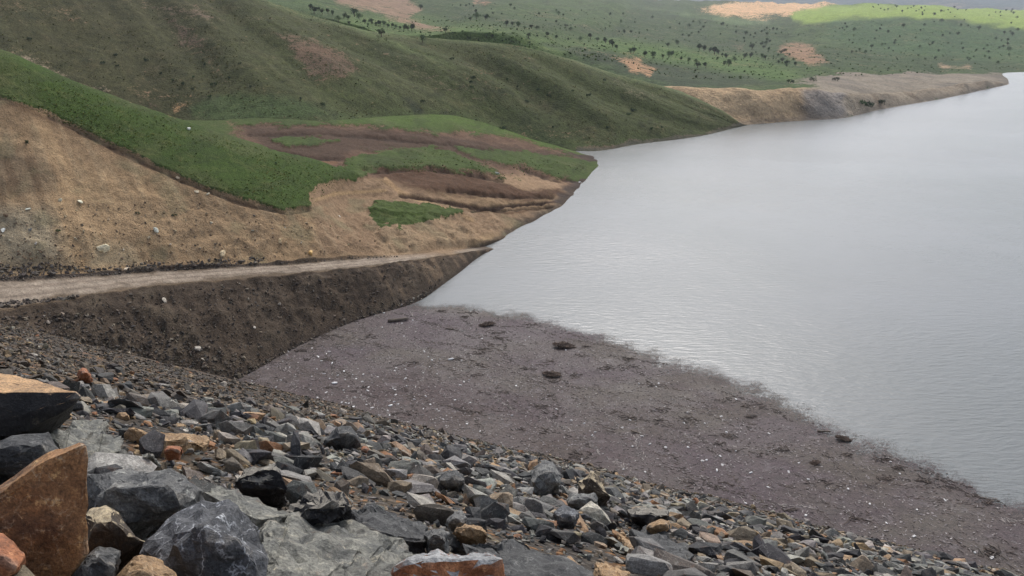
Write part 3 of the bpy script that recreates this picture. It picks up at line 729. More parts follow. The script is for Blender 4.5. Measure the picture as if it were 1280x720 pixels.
# individually shaped rocks in the foreground -----------------------------------
RM = dict(
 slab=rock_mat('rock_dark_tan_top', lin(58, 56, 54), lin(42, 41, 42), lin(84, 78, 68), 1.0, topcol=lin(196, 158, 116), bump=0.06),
 brown=rock_mat('rock_orange_brown', lin(166, 122, 80), lin(112, 82, 58), lin(198, 164, 112), 0.6, vein=0.5, vcol=lin(190, 170, 140), bump=0.06),
 orange=rock_mat('rock_orange_red', lin(164, 108, 74), lin(142, 92, 64), lin(186, 138, 100), 0.7, bump=0.05),
 dkbrown=rock_mat('rock_dark_brown', lin(78, 66, 52), lin(60, 52, 44), lin(96, 82, 62), 0.6, topcol=lin(176, 160, 130), bump=0.05),
 grey=rock_mat('rock_grey_lichen', lin(124, 123, 118), lin(88, 88, 87), lin(160, 158, 148), 0.9, vein=0.35, vcol=lin(180, 180, 172), strat=0.35, bump=0.06),
 vein=rock_mat('rock_blue_grey_veined', lin(94, 95, 97), lin(74, 75, 77), lin(120, 121, 122), 0.8, vein=0.9, vcol=lin(172, 174, 176), bump=0.06),
 tan=rock_mat('rock_tan', lin(164, 134, 98), lin(138, 112, 82), lin(182, 156, 120), 0.8, vein=0.3, vcol=lin(196, 186, 166), bump=0.05),
 black=rock_mat('rock_black_light_top', lin(46, 45, 46), lin(34, 34, 36), lin(62, 60, 58), 0.9, topcol=lin(138, 132, 120), bump=0.05),  # shadowed faces and lit top put into the rock colours
 pale=rock_mat('rock_pale_streaked', lin(146, 144, 132), lin(112, 112, 106), lin(168, 160, 140), 1.0, strat=0.6, rust=0.3, bump=0.07),
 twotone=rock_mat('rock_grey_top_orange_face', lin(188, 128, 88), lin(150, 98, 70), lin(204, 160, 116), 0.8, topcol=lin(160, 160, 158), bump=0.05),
 dkgrey=rock_mat('rock_dark_grey', lin(90, 90, 88), lin(66, 66, 66), lin(120, 119, 114), 0.9, strat=0.55, vein=0.3, vcol=lin(150, 150, 146), bump=0.06),
)
HERO = []     # outlines kept so that loose stones do not land in front of them
def rock(name, label, mat, outline, thick, base=None, dt=0.0, cat='rock', flat=False, sink=0.25, rough=0.055, top=None, group=None, cuts=5, bulge=0.10, face=False):
    """outline: photo pixels of the visible edge; distance from the slope below its lowest point, thickness in metres.
    top: pixels of an upper face that lies farther back, with its extra depth"""
    if base is None: base = max(outline, key=lambda p: p[1])
    t0 = dam_t(base[0], base[1]) + dt
    pts = []
    cu = sum(p[0] for p in outline) / len(outline); cv = sum(p[1] for p in outline) / len(outline)
    vb = max(p[1] for p in outline); vt = min(p[1] for p in outline); shaped = not (flat or face or top)
    extra = []
    for p in outline:
        f = (vb - p[1]) / (vb - vt)
        t = dam_t(p[0], p[1]) - 0.12 if flat else t0 + (thick * 0.75 * f if shaped else 0)
        if shaped and f > 0.35:           # the front of the upper face lies nearer and lower than the skyline of the rock
            extra.append(Vector(px_world(p[0] + (cu - p[0]) * R.uniform(0.15, 0.4), p[1] + (vb - vt) * f * R.uniform(0.22, 0.42), t0 - 0.05 * thick)))
        if flat: t = min(max(t, t0 * 0.75), t0 * 2.2)
        pts.append(Vector(px_world(p[0], p[1], t)))
    front = list(pts); pts += extra
    for w, p in zip(front, outline):
        c = Vector(px_world(cu, cv, (w - cam.location).length))
        if flat: pts.append(w - Vector(NRM) * thick + (c - w) * 0.08)
        else:
            q = w + (w - cam.location).normalized() * thick * (1 + 0.2 * R.uniform(-1, 1)) + (c - w) * 0.22
            pts.append(q - Vector((0, 0, 1)) * thick * 0.35)
    if top:
        for p in top: pts.append(Vector(px_world(p[0], p[1], t0 + p[2])))
    # a bulge so the front is not a flat cut-out
    if not flat:
        pts.append(Vector(px_world(cu + (base[0] - cu) * 0.2, cv + 0.25 * (base[1] - cv), t0 - bulge * thick)))
        low = min(pts, key=lambda p: p.z); pts.append(low + Vector((0, 0.5 * thick, -sink)))
    org = sum(pts, Vector()) / len(pts); org.z = min(p.z for p in pts)
    bm = bmesh.new()
    for p in pts: bm.verts.new(p - org)
    bmesh.ops.convex_hull(bm, input=bm.verts[:])
    bmesh.ops.delete(bm, geom=[v for v in bm.verts if not v.link_faces], context='VERTS')
    bmesh.ops.bevel(bm, geom=bm.edges[:], offset=0.012 * max(1, t0 / 6), segments=1, affect='EDGES', clamp_overlap=True)
    bmesh.ops.triangulate(bm, faces=bm.faces[:])
    size = max((v.co - w.co).length for v in bm.verts for w in bm.verts)
    for _ in range(cuts):
        lim = size * 0.05
        es = [e for e in bm.edges if e.calc_length() > lim]
        if not es: break
        bmesh.ops.subdivide_edges(bm, edges=es, cuts=1)
        bmesh.ops.triangulate(bm, faces=bm.faces[:])
    bm.normal_update()
    P = np.array([v.co[:] for v in bm.verts]) / size
    # chipped facets: ridged noise
    n = 0.6 * fbm(P * 3.2 + t0, 3, 501) - 0.8 * np.abs(fbm(P * 6.5 + t0, 3, 511)) + 0.35 * fbm(P * 18, 2, 521) + 0.35 * (np.floor(3.5 * fbm(P * 4.5 + 9 + t0, 3, 531)) / 3.5)
    nv = [v.normal.copy() for v in bm.verts]
    for v, k, nn in zip(bm.verts, n, nv): v.co += nn * float(k) * rough * size
    bm.normal_update()
    V = np.array([v.co[:] for v in bm.verts]); bm.verts.index_update()
    F = np.array([[v.index for v in f.verts] for f in bm.faces]); bm.free()
    me = new_mesh(name, V, F, False)
    o = link(name, me, RM[mat], None, label=label, category=cat)
    if group: o['group'] = group
    o.location = org
    HERO.append(([(p[0], p[1]) for p in outline], t0 + thick, flat))
    return o

rock('rock', 'dark overhanging rock slab with a flat tan top at the left edge', 'slab',
     [(-70,486),(0,490),(35,498),(50,494),(95,490),(101,496),(85,511),(35,541),(10,547),(-70,545)], 0.9, base=(30,548), rough=0.02, top=[(-70,462,1.1),(0,466,1.0),(45,474,0.8),(80,484,0.35)])
rock('rock', 'blue grey rock wedged under the tan topped slab', 'dkgrey', [(-60,552),(0,546),(62,535),(76,562),(36,594),(-60,600)], 0.8, base=(30,600), dt=0.2)
rock('rock', 'large upright orange brown rock with a pointed corner, bottom left', 'brown',
     [(-60,665),(0,620),(30,594),(60,574),(100,557),(108,556),(109,574),(104,592),(106,690),(85,725),(20,750),(-60,750)], 0.55, base=(50,735), rough=0.022, bulge=0.0, face=True, top=[(-40,634,.3),(0,611,.26),(30,585,.24),(60,566,.2),(100,552,.1)])
rock('rock', 'bright orange red rock in the bottom left corner', 'orange', [(-40,652),(0,666),(34,692),(20,708),(0,724),(-40,745)], 0.35, base=(0,735), dt=-0.55, rough=0.03)
rock('rock', 'dark brown angular rock with a pale rim beside the orange brown one', 'dkbrown', [(104,644),(112,634),(133,627),(143,634),(165,660),(186,677),(150,696),(106,694)], 0.5, base=(140,700), rough=0.035)
rock('rock', 'broad rounded grey rock with pale lichen above the dark brown one', 'grey', [(104,592),(130,586),(175,584),(212,584),(236,596),(250,612),(240,622),(170,656),(150,664),(104,650)], 0.9, base=(170,668), dt=0.3)
rock('rock', 'big blue grey boulder with white veins, bottom left', 'vein', [(182,684),(210,652),(250,624),(285,622),(310,640),(322,656),(336,696),(331,728),(250,755),(186,745)], 0.9, base=(260,742), rough=0.06)
rock('rock', 'small grey rock at the bottom edge beside the white veined boulder', 'dkgrey', [(82,722),(104,698),(122,682),(150,692),(146,706),(138,728),(98,745)], 0.4, base=(115,740), dt=-0.2)
rock('rock', 'tan rock poking up at the bottom edge before the white veined boulder', 'tan', [(138,726),(160,706),(175,694),(196,699),(228,724),(200,748),(150,745)], 0.4, base=(180,742), dt=-0.25)
rock('rock', 'black faced rock with a light top edge above the white veined boulder', 'black', [(290,602),(305,590),(340,582),(353,590),(363,613),(340,621),(300,612)], 0.9, base=(335,622), top=[(300,583,0.5),(345,576,0.5)])
rock('rock', 'long pale grey streaked slab along the bottom edge', 'pale', [(325,652),(362,646),(440,655),(505,670),(545,700),(505,726),(420,745),(335,735)], 0.45, flat=True, rough=0.075)
rock('rock', 'rock with grey top and orange face at the bottom edge', 'twotone', [(493,713),(508,706),(545,703),(600,703),(626,697),(634,716),(632,745),(560,752),(495,742)], 0.8, base=(565,742), top=[(520,688,0.5),(545,684,0.7),(600,690,0.6)])
rock('rock', 'upright grey boulder standing at the edge of the debris', 'grey', [(663,596),(668,583),(680,574),(695,580),(702,596),(699,606),(685,612),(670,617),(663,611)], 1.6, base=(680,617))
rock('rock', 'brown pyramid shaped rock beside the upright grey boulder', 'dkbrown', [(722,602),(737,586),(744,590),(747,604),(766,621),(742,628),(722,620)], 1.4, base=(745,628))
rock('rock', 'low grey block in front of the brown pyramid rock', 'grey', [(706,623),(712,616),(745,614),(751,625),(742,636),(710,633)], 1.2, base=(728,636))
rock('rock', 'dark flat rock with a black face right of the grey block', 'black', [(781,637),(800,632),(840,636),(839,651),(812,656),(785,647)], 1.3, base=(812,656))
rock('rock', 'orange stone under the dark flat rock', 'tan', [(807,658),(825,647),(838,652),(834,661),(815,664)], 0.7, base=(820,664), dt=-0.5)
rock('rock', 'pale grey angular stone above the grey and orange rock', 'grey', [(527,669),(536,658),(553,656),(564,666),(559,682),(535,683)], 0.7, base=(547,684), dt=0.0)
rock('rock', 'light grey round stone behind the pale angular one', 'grey', [(555,650),(565,638),(578,637),(583,649),(572,659),(560,659)], 0.7, base=(568,660))
rock('rock', 'brown stone with ochre face right of the light grey round stone', 'tan', [(565,662),(580,651),(605,655),(613,669),(590,674)], 0.6, base=(590,676))
rock('rock', 'dark grey block with flat top amid the mid slope rubble', 'dkgrey', [(545,598),(555,590),(573,590),(582,600),(572,610),(550,607)], 1.1, base=(562,610))
rock('rock', 'grey rock with brown cap near the debris edge', 'dkgrey', [(398,547),(420,529),(440,530),(452,551),(430,562),(404,557)], 1.6, base=(428,562))
rock('rock', 'black jagged rock mass right of the white veined boulder', 'black', [(355,642),(370,622),(400,609),(430,612),(442,631),(415,656),(374,657)], 0.8, base=(400,658), rough=0.10)
rock('rock', 'olive grey sloping slab below the black jagged rock', 'dkgrey', [(435,634),(460,628),(500,640),(532,656),(546,672),(500,668),(450,652)], 0.4, flat=True, rough=0.07)
rock('rock', 'pale tan sliver lying on the lower slope', 'tan', [(742,700),(758,698),(788,714),(782,727),(755,724)], 0.3, flat=True)
rock('rock', 'sandy orange elongated stone on the lower slope', 'tan', [(768,661),(780,661),(810,684),(788,685)], 0.4, flat=True)
rock('rock', 'long dark slab lying below the orange stone', 'dkgrey', [(783,657),(830,662),(872,691),(860,700),(815,688)], 0.5, flat=True)
rock('rock', 'wide dark grey slab right of the grey and orange rock', 'dkgrey', [(575,676),(640,668),(720,700),(765,735),(640,742)], 0.4, flat=True, rough=0.06)
rock('rock', 'bright orange stone near the tan topped slab', 'orange', [(96,464),(105,460),(115,468),(109,475),(99,473)], 0.8, base=(105,475))
rock('rock', 'ochre stone sitting on the grey slabs above the lichen rock', 'orange', [(202,560),(212,554),(228,558),(226,566),(206,567)], 0.5, base=(214,568))
rock('rock', 'round cream stone left of the ochre stone', 'pale', [(174,568),(183,562),(193,566),(194,574),(180,576)], 0.4, base=(184,577))
rock('rock', 'small vivid orange stone near the debris edge', 'orange', [(450,560),(455,555),(461,558),(460,567),(452,566)], 0.8, base=(456,568))
rock('rock', 'pinkish white slab behind the white veined boulder', 'pale', [(252,612),(275,607),(330,627),(362,645),(322,648),(285,630)], 0.4, flat=True)
rock('rock', 'flat grey lichen slab beside the tan topped slab', 'pale', [(58,542),(90,524),(130,529),(158,560),(122,570),(80,563)], 0.4, flat=True)
rock('rock', 'long thin tan slab across the grey stones', 'tan', [(158,533),(200,537),(262,545),(264,553),(208,549)], 0.4, flat=True)
rock('rock', 'grey stone with white vein left of the low grey block', 'vein', [(690,640),(705,632),(722,640),(720,652),(698,654)], 0.9, base=(706,655))

# loose stones -------------------------------------------------------------------
def scatter(density, smin, smax, tmax, tmin=3.0, pad=160):
    """points on the dam face that the photograph shows (with a margin)"""
    out = []
    amin, amax, dmin, dmax = -70, 92, -2, 65
    n = int(density * (amax - amin) * (dmax - dmin))
    a = RN.uniform(amin, amax, n); d = RN.uniform(dmin, dmax, n)
    x, y = a * AX[0] + d * DIP[0], a * AX[1] + d * DIP[1]
    z = dam_z(x, y) + slope_bump(x, y) - 0.22
    P = np.stack([x, y, z], -1)
    u, v, t = project(P)
    ok = (t > tmin) & (t < tmax) & (u > -pad) & (u < 1280 + pad) & (v < 720 + pad) & (z < SL * D0)
    # stop where the bank and the road cover the dam
    ok &= ~((u < 290) & (v < 402 + 0.26 * np.maximum(u, 0)))
    s = smin * (smax / smin) ** (RN.random(n) ** 1.6)
    return P[ok], u[ok], v[ok], t[ok], s[ok], d[ok]

items = []
for dens, s0, s1, tmax in ((1.5, 0.5, 1.2, 45), (0.34, 0.65, 1.4, 200), (2.4, 0.34, 0.7, 200), (4.6, 0.2, 0.36, 100), (9, 0.12, 0.24, 48), (22, 0.09, 0.2, 28), (60, 0.05, 0.11, 11)):
    P, u, v, t, s, d = scatter(dens, s0, s1, tmax)
    for k in range(len(P)):
        size = s[k]
        brown = max(0.0, min(1.0, (d[k] - 49) / 10)); 
        if v[k] < 560: brown = max(brown, min(1, (500 + 0.12 * u[k] - v[k]) / 50))
        if size > 0.7 and R.random() < brown * 0.85: continue
        if size > 0.36 and R.random() < brown * 0.25: continue
        size *= 1 - 0.25 * brown
        items.append([P[k], size, t[k], u[k], v[k], brown])
keep = []
U_ = np.array([i[3] for i in items]); V_ = np.array([i[4] for i in items]); T_ = np.array([i[2] for i in items]); S_ = np.array([i[1] for i in items])
rad = S_ / T_ * FOC * 0.42
bad = np.zeros(len(items), bool)
for outl, tb, flat in HERO:
    sd = poly_sd(U_, V_, outl)
    bad |= (sd > -rad * (0.35 if flat else 0.8)) & (T_ < (tb + (6 if flat else 0.15))) & ((S_ > 0.2) | (sd > 0) if not flat else S_ > 0.22)
items = [i for i, b in zip(items, bad) if not b]
proj = np.array([i[1] / i[2] * FOC * (1 if (-5 < i[3] < 1285 and i[4] < 725) else 0) for i in items])
order = np.argsort(-proj)
single = set(order[:290].tolist())
stone_mesh = []
for k, (V, F) in enumerate(MID):
    me = new_mesh('stone', V, F, False); me.materials.append(M_STONE_O); stone_mesh.append(me)
low_items, mid_items = [], []
for i, (P, size, t, u, v, brown) in enumerate(items):
    c = pick(PAL_BROWN if R.random() < brown else PALETTE, R)
    rot = slope_rot(R, 0.24 if R.random() < 0.82 else 0.8, along=True)
    pos = P + np.array(NRM) * size * R.uniform(0.02, 0.16)
    if i in single:
        k = R.randrange(len(stone_mesh))
        o = link('stone', stone_mesh[k], None, dam)
        o.matrix_local = Matrix.Translation(Vector(pos)) @ Matrix(rot.tolist()).to_4x4() @ Matrix.Diagonal((size, size * R.uniform(0.8, 1.1), size * R.uniform(0.8, 1.2), 1))
        o.color = (*c, 1)
    elif size / t * FOC > 16: mid_items.append((pos, rot, size, c, R.randrange(len(MID))))
    else: low_items.append((pos, rot, size, c, R.randrange(len(LOW))))
if mid_items: joined_stones('rubble', mid_items, MID, M_STONE_S, dam, kind='stuff')
joined_stones('rubble', low_items, LOW, M_STONE_S, dam, kind='stuff')
print('stones', len(items), 'mid', len(mid_items), 'low', len(low_items))

# ------------------------------------------------------------------ loose stones on bank, road edge and cut
def ray(objs, u, v):
    o = Vector((0, 0, CAM_H)); d = (Vector(px_world(u, v, 1.0)) - o).normalized(); best = None
    for ob in objs:
        loc, nor, _, dist = BVH[ob.name].ray_cast(o, d)
        if loc is not None and (best is None or (loc - o).length < (best[0] - o).length): best = (loc.copy(), nor.copy(), ob)
    return best
bpy.context.view_layer.update()
GROUND = [bank, road, cut, terr, hill, far]
_dg = bpy.context.evaluated_depsgraph_get()
BVH = {g.name: BVHTree.FromObject(g, _dg) for g in GROUND}

def ground_stones(obj, poly, n, smin, smax, pal, mat=M_STONE_S):
    its = []; us = [p[0] for p in poly]; vs = [p[1] for p in poly]
    while len(its) < n:
        u, v = R.uniform(min(us), max(us)), R.uniform(min(vs), max(vs)); n -= 0.02
        if not inside(u, v, poly): continue
        h = ray([obj], u, v)
        if h is None or h[0].z < 0.05: continue
        s = smin * (smax / smin) ** (R.random() ** 2.2)
        its.append((np.array(h[0]) + np.array(h[1]) * s * 0.12, slope_rot(R, 0.5, h[1]), s, pick(pal, R), R.randrange(len(LOW))))
    return joined_stones('rubble', its, LOW, mat, obj, kind='stuff')
PAL_BANK = [(lin(88, 76, 63), 6), (lin(70, 62, 54), 5), (lin(112, 98, 80), 3), (lin(146, 132, 112), 0.9), (lin(186, 176, 160), 0.25)]
PAL_CUT = [(lin(150, 126, 94), 5), (lin(124, 102, 78), 4), (lin(178, 158, 124), 2.5), (lin(206, 194, 168), 1), (lin(90, 80, 68), 1)]
PAL_CLOD = [(lin(92, 82, 72), 5), (lin(108, 96, 83), 4), (lin(72, 66, 60), 3), (lin(124, 112, 98), 1.5)]
ground_stones(bank, [(0,392),(120,372),(350,347),(560,322),(520,378),(380,430),(290,480),(0,440)], 2600, 0.12, 0.6, PAL_BANK)
ground_stones(bank, [(560,340),(520,372),(450,396),(380,426),(300,468),(300,482),(380,438),(450,404),(525,382)], 700, 0.15, 0.6, PAL_BANK)
ground_stones(bank, [(0,405),(200,440),(300,470),(290,492),(0,445)], 700, 0.2, 0.9, PAL_BANK)
ground_stones(bank, [(0,396),(120,392),(250,420),(335,455),(300,482),(200,452),(100,428),(0,408)], 900, 0.16, 0.75, PAL_BANK)
ground_stones(cut, [(0,260),(220,250),(380,275),(520,290),(560,305),(300,325),(0,340)], 900, 0.12, 0.6, PAL_CUT)
ground_stones(cut, [(0,330),(60,328),(120,336),(170,330),(330,322),(330,330),(200,335),(0,348)], 420, 0.25, 0.9, PAL_CLOD)
ground_stones(road, [(0,346),(330,329),(500,316),(500,321),(200,340),(0,352)], 300, 0.18, 0.6, PAL_CLOD)
ground_stones(road, [(0,378),(60,374),(100,369),(110,374),(40,388),(0,390)], 160, 0.3, 0.9, PAL_CLOD + [(lin(130, 116, 98), 3)])
# boulders one can pick out on the cut
cutm = []
for k in (1, 4, 7):
    V, F = MID[k]; me = new_mesh('stone', V, F, False); me.materials.append(M_STONE_O); cutm.append(me)
for u, v, px, c in ((128,307,15,(206,190,158)), (195,286,9,(220,208,184)), (100,250,8,(210,196,168)), (75,249,6,(204,190,160)), (35,260,6,(214,204,182)), (4,286,7,(206,200,188)), (278,314,11,(196,174,136)), (350,299,8,(190,164,122)),
                    (246,238,7,(196,180,150)), (222,221,5,(190,170,140)), (158,334,8,(202,186,160)), (388,314,9,(196,158,96)), (260,241,5,(190,178,150)), (424,269,5,(206,196,180)), (38,286,5,(120,116,108)), (45,303,5,(150,142,128)), (186,296,5,(176,160,130)), (316,287,5,(110,104,84)),
                    (205,373,8,(188,176,156)), (248,433,10,(176,166,150)), (318,408,5,(186,176,160)), (60,401,7,(112,102,90)), (170,447,6,(166,156,140)), (236,160,6,(206,204,190)), (622,215,7,(214,204,190))):
    h = ray(GROUND, u, v + px * 0.3)
    if h is None: continue
    s = px * (h[0] - cam.location).length / FOC
    o = link('stone', R.choice(cutm), None, h[2]); o.color = tuple(min(1.0, 1.7 * k) for k in lin(*c)) + (1,)
    o.matrix_local = Matrix.Translation(h[0] + h[1] * s * 0.12) @ Matrix(slope_rot(R, 0.3, h[1]).tolist()).to_4x4() @ Matrix.Diagonal((s, s, s * 1.1, 1))

# ------------------------------------------------------------------ trees and bushes
def leaf_mat(name, c):
    s = NT(name); P = s.coord()
    oi = s.n.new('ShaderNodeObjectInfo')
    col = s.mix(oi.outputs['Random'], s.scale(c, 0.75), s.scale(c, 1.3))
    return s.done(s.scale(col, s.ramp(s.noise(P, 6, 2), 0.3, 0.7, 0.7, 1.3, False)), 0.8, None, 0.2)
M_LEAF = leaf_mat('leaves_dark', lin(52, 68, 44)); M_LEAF2 = leaf_mat('leaves_mid', lin(76, 96, 60)); M_BARK = NT('bark').done(lin(78, 64, 50), 0.9)
def crown_mesh(seed, wid, hgt, n, leaf, lobes=5):
    r = random.Random(seed); V, F = [], []
    cs = [(Vector((r.uniform(-.5, .5) * wid, r.uniform(-.5, .5) * wid, hgt * r.uniform(0.4, 0.75))), r.uniform(0.22, 0.36)) for _ in range(lobes)]
    for _ in range(n):
        c, rr = r.choice(cs)
        d = Vector((r.gauss(0, 1), r.gauss(0, 1), r.gauss(0, 0.85))).normalized() * rr * r.uniform(0.45, 1.05) * (wid + hgt) * 0.55
        p = c + d; p.z = max(p.z, 0.08)
        R3 = Euler((r.uniform(0, 6), r.uniform(0, 6), r.uniform(0, 6))).to_matrix(); s = leaf * r.uniform(0.7, 1.3); b = len(V)
        for q in ((-s, -s * .6, 0), (s, -s * .6, 0.1 * s), (s * .7, s * .6, 0), (-s * .7, s * .6, 0.1 * s)): V.append(p + R3 @ Vector(q))
        F.append((b, b + 1, b + 2, b + 3))
    return new_mesh('crown', np.array([v[:] for v in V]), np.array(F), False)
def trunk_mesh(seed, h):
    r = random.Random(seed); bm = bmesh.new()
    def limb(a, b, r0, r1):
        d = b - a; q = d.to_track_quat('Z', 'Y').to_matrix().to_4x4()
        bmesh.ops.create_cone(bm, cap_ends=False, segments=5, radius1=r0, radius2=r1, depth=d.length, matrix=Matrix.Translation((a + b) / 2) @ q)
    top = Vector((r.uniform(-.05, .05), r.uniform(-.05, .05), h * 0.5))
    limb(Vector((0, 0, -0.08)), top, 0.05, 0.035)
    for k in range(4):
        a = k * 1.6 + r.random(); limb(top * r.uniform(0.7, 1), top + Vector((math.cos(a) * .22, math.sin(a) * .22, h * r.uniform(.18, .32))), 0.028, 0.01)
    me = bpy.data.meshes.new('trunk'); bm.to_mesh(me); bm.free(); me.materials.append(M_BARK); return me
CR = []
for k in range(5):
    m = crown_mesh(600 + k, (0.5, 0.62, 0.45, 0.7, 0.55)[k], 1.0, 260, 0.05, 6); m.materials.append(M_LEAF if k % 2 == 0 else M_LEAF2); CR.append((m, trunk_mesh(620 + k, 0.8)))
BU = []
for k in range(4):
    m = crown_mesh(640 + k, 0.95, 0.7, 150, 0.065, 5); m.name = 'bush'; m.materials.append(M_LEAF if k != 2 else M_LEAF2); BU.append(m)
def tree(u, v, px, label, group):
    h = ray(GROUND, u, v)
    if h is None or h[0].z < 0.3: return
    t = (h[0] - cam.location).length; hgt = min(max(px * R.choice((0.7, 0.85, 1.0, 1.0, 1.25)) * t / FOC, 1.0), 7.0)
    e = link('tree', None, None, None, label=label, category='tree', group=group)
    e.location = h[0]; e.scale = (hgt * R.uniform(.9, 1.15), hgt * R.uniform(.9, 1.15), hgt); e.rotation_euler = (0, 0, R.uniform(0, 6.28))
    c, tr = R.choice(CR)
    link('crown', c, None, e); link('trunk', tr, None, e)
def bush(u, v, px, label, group):
    h = ray(GROUND, u, v)
    if h is None or h[0].z < 0.2: return
    t = (h[0] - cam.location).length; s = min(max(px * t / FOC, 0.5), 4.0)
    o = link('bush', R.choice(BU), None, None, label=label, category='bush', group=group)
    o.location = h[0] - Vector((0, 0, 0.05 * s)); o.scale = (s, s, s * R.uniform(.8, 1.1)); o.rotation_euler = (0, 0, R.uniform(0, 6.28))
ridge_row = 'trees below the pale bare patch'
for u, v in ((388,13),(393,17),(398,14),(403,18),(410,17),(416,19),(423,27),(430,23),(435,25),(436,31),(443,21),(449,24),(460,33),(464,30),(470,32),(475,33),(480,33),(485,35),(490,35),(495,36),(500,37),(505,38),(510,39),(515,39),(456,30)):
    tree(u, v, R.uniform(5.5, 8.5), 'dark green tree in the row below the pale brown patch behind the big hill', ridge_row)
tree(477, 46, 10, 'tallest dark tree standing on the crest left of the hill row', 'lone trees on the crest')
tree(528, 53, 8, 'lone dark tree on the crest right of the tree row', 'lone trees on the crest')
for u, v in ((526,12),(557,41),(588,26),(596,24),(607,25),(615,48),(608,47),(633,33),(640,32),(648,34),(656,37),(661,48),(664,36),(671,37),(684,46),(695,49),(710,51),(725,51),(738,49),(747,52),(757,54),(762,56),(766,59),(771,62)):
    tree(u, v, R.uniform(5, 8), 'small dark tree on the pale green slope above the big hill', 'trees on the pale green slope')
for u, v in ((788,67),(792,67),(806,71),(816,73),(829,73),(836,72),(839,70),(835,59),(846,56),(851,76),(861,77),(870,79),(874,63),(880,64),(887,65),(893,68),(898,68),(903,71),(908,73),(897,75),(872,85),(882,85),(905,82),(911,83),(918,77),(930,73),(938,72),(940,62)):
    tree(u, v, R.uniform(5, 8), 'small dark tree on the light green terrace beyond the bare knoll', 'trees on the far terrace')
for u, v in ((983,80),(988,104),(1015,102),(1045,101)):
    bush(u, v, 7, 'dark bush on the grey flat above the far cliffs', 'bushes above the far cliffs')
for u, v in ((1077,131),(1090,133),(1100,131),(1084,134)):
    bush(u, v, 9, 'dark bush at the water edge below the far cliffs', 'bushes at the far water edge')
def many(poly, n, fn, px0, px1, label, group):
    us = [p[0] for p in poly]; vs = [p[1] for p in poly]; c = 0
    while c < n:
        u, v = R.uniform(min(us), max(us)), R.uniform(min(vs), max(vs))
        if inside(u, v, poly) and vnoise(np.array([[u / 34.0, v / 9.0, 0.5]]), 77)[0] > R.uniform(-0.7, 0.45):
            fn(u, v, R.uniform(px0, px1), label, group); c += 1
many([(540,4),(640,6),(800,20),(960,34),(1030,46),(960,56),(840,46),(700,40),(580,26)], 92, tree, 2.4, 4.2, 'tiny tree scattered over the dark green middle slope', 'trees scattered on the middle slope')
many([(1040,30),(1140,24),(1279,36),(1279,84),(1140,82),(1030,60)], 80, tree, 2.4, 4.2, 'tiny tree scattered over the blue green slope at the right edge', 'trees scattered on the right slope')
many([(1060,6),(1279,12),(1279,34),(1130,18)], 40, tree, 1.8, 3.2, 'tiny tree dotting the bright yellow green hill at the top right', 'trees on the bright hill')
many([(900,58),(980,52),(1000,90),(960,78)], 22, tree, 3, 5, 'small tree beside the brown patch above the far cliffs', 'trees beside the brown patch')
for u, v, px in ((145,70,5),(129,80,5),(184,77,6),(146,83,4),(200,93,4),(216,101,4),(230,106,6),(242,97,4),(267,107,7),(288,98,5),(403,132,6),(255,66,3),(240,112,4),(314,109,4),(262,122,5),(255,81,4),(38,50,5),(375,124,4),(300,80,4)):
    bush(u, v, px, 'small dark bush on the brownish left part of the big hillside', 'bushes on the left hillside')
for u, v, px in ((592,99,6),(588,104,5),(590,110,5),(658,128,6),(686,122,6),(735,120,6),(673,113,5),(761,161,6),(785,144,6),(814,162,5),(692,160,5),(628,162,6),(528,128,6),(565,75,5),(716,114,4),(793,140,8),(634,100,4),(828,160,4),(755,101,4),(646,109,4)):
    bush(u, v, px, 'small dark bush on the smooth right part of the big hillside', 'bushes on the right hillside')
for u, v, px in ((33,180,6),(172,268,5),(218,271,6),(72,290,6),(345,205,4)):
    bush(u, v, px, 'tiny bush growing on the tan cut slope', 'bushes on the cut slope')

# tufts and low scrub that roughen the slopes
M_TUFT = NT('tuft'); M_TUFT.done(M_TUFT.attr('col'), 0.9, None, 0.05)
_tr = M_TUFT.n.new('ShaderNodeBsdfTranslucent'); _mx = M_TUFT.n.new('ShaderNodeMixShader'); _mx.inputs[0].default_value = 0.5
M_TUFT.l.new(M_TUFT.attr('col'), _tr.inputs[0]); M_TUFT.l.new(M_TUFT.b.outputs[0], _mx.inputs[1]); M_TUFT.l.new(_tr.outputs[0], _mx.inputs[2]); M_TUFT.l.new(_mx.outputs[0], M_TUFT.out.inputs[0]); M_TUFT = M_TUFT.m
TUFT = []
for k in range(6):
    r_ = random.Random(900 + k); V, F = [], []
    for j in range(9):
        a = r_.uniform(0, 6.28); d = r_.uniform(0, .4); b = len(V); w = r_.uniform(.12, .3); h_ = r_.uniform(.25, .6); lx, ly = math.cos(a + 1.5) * w, math.sin(a + 1.5) * w
        x, y = math.cos(a) * d, math.sin(a) * d; ox, oy = math.cos(a) * .2, math.sin(a) * .2
        V += [(x - lx, y - ly, -.08), (x + lx, y + ly, -.08), (x + lx * .6 + ox, y + ly * .6 + oy, h_), (x - lx * .6 + ox, y - ly * .6 + oy, h_ * .8)]; F.append((b, b + 1, b + 2, b + 3))
    TUFT.append((np.array(V), np.array(F)))
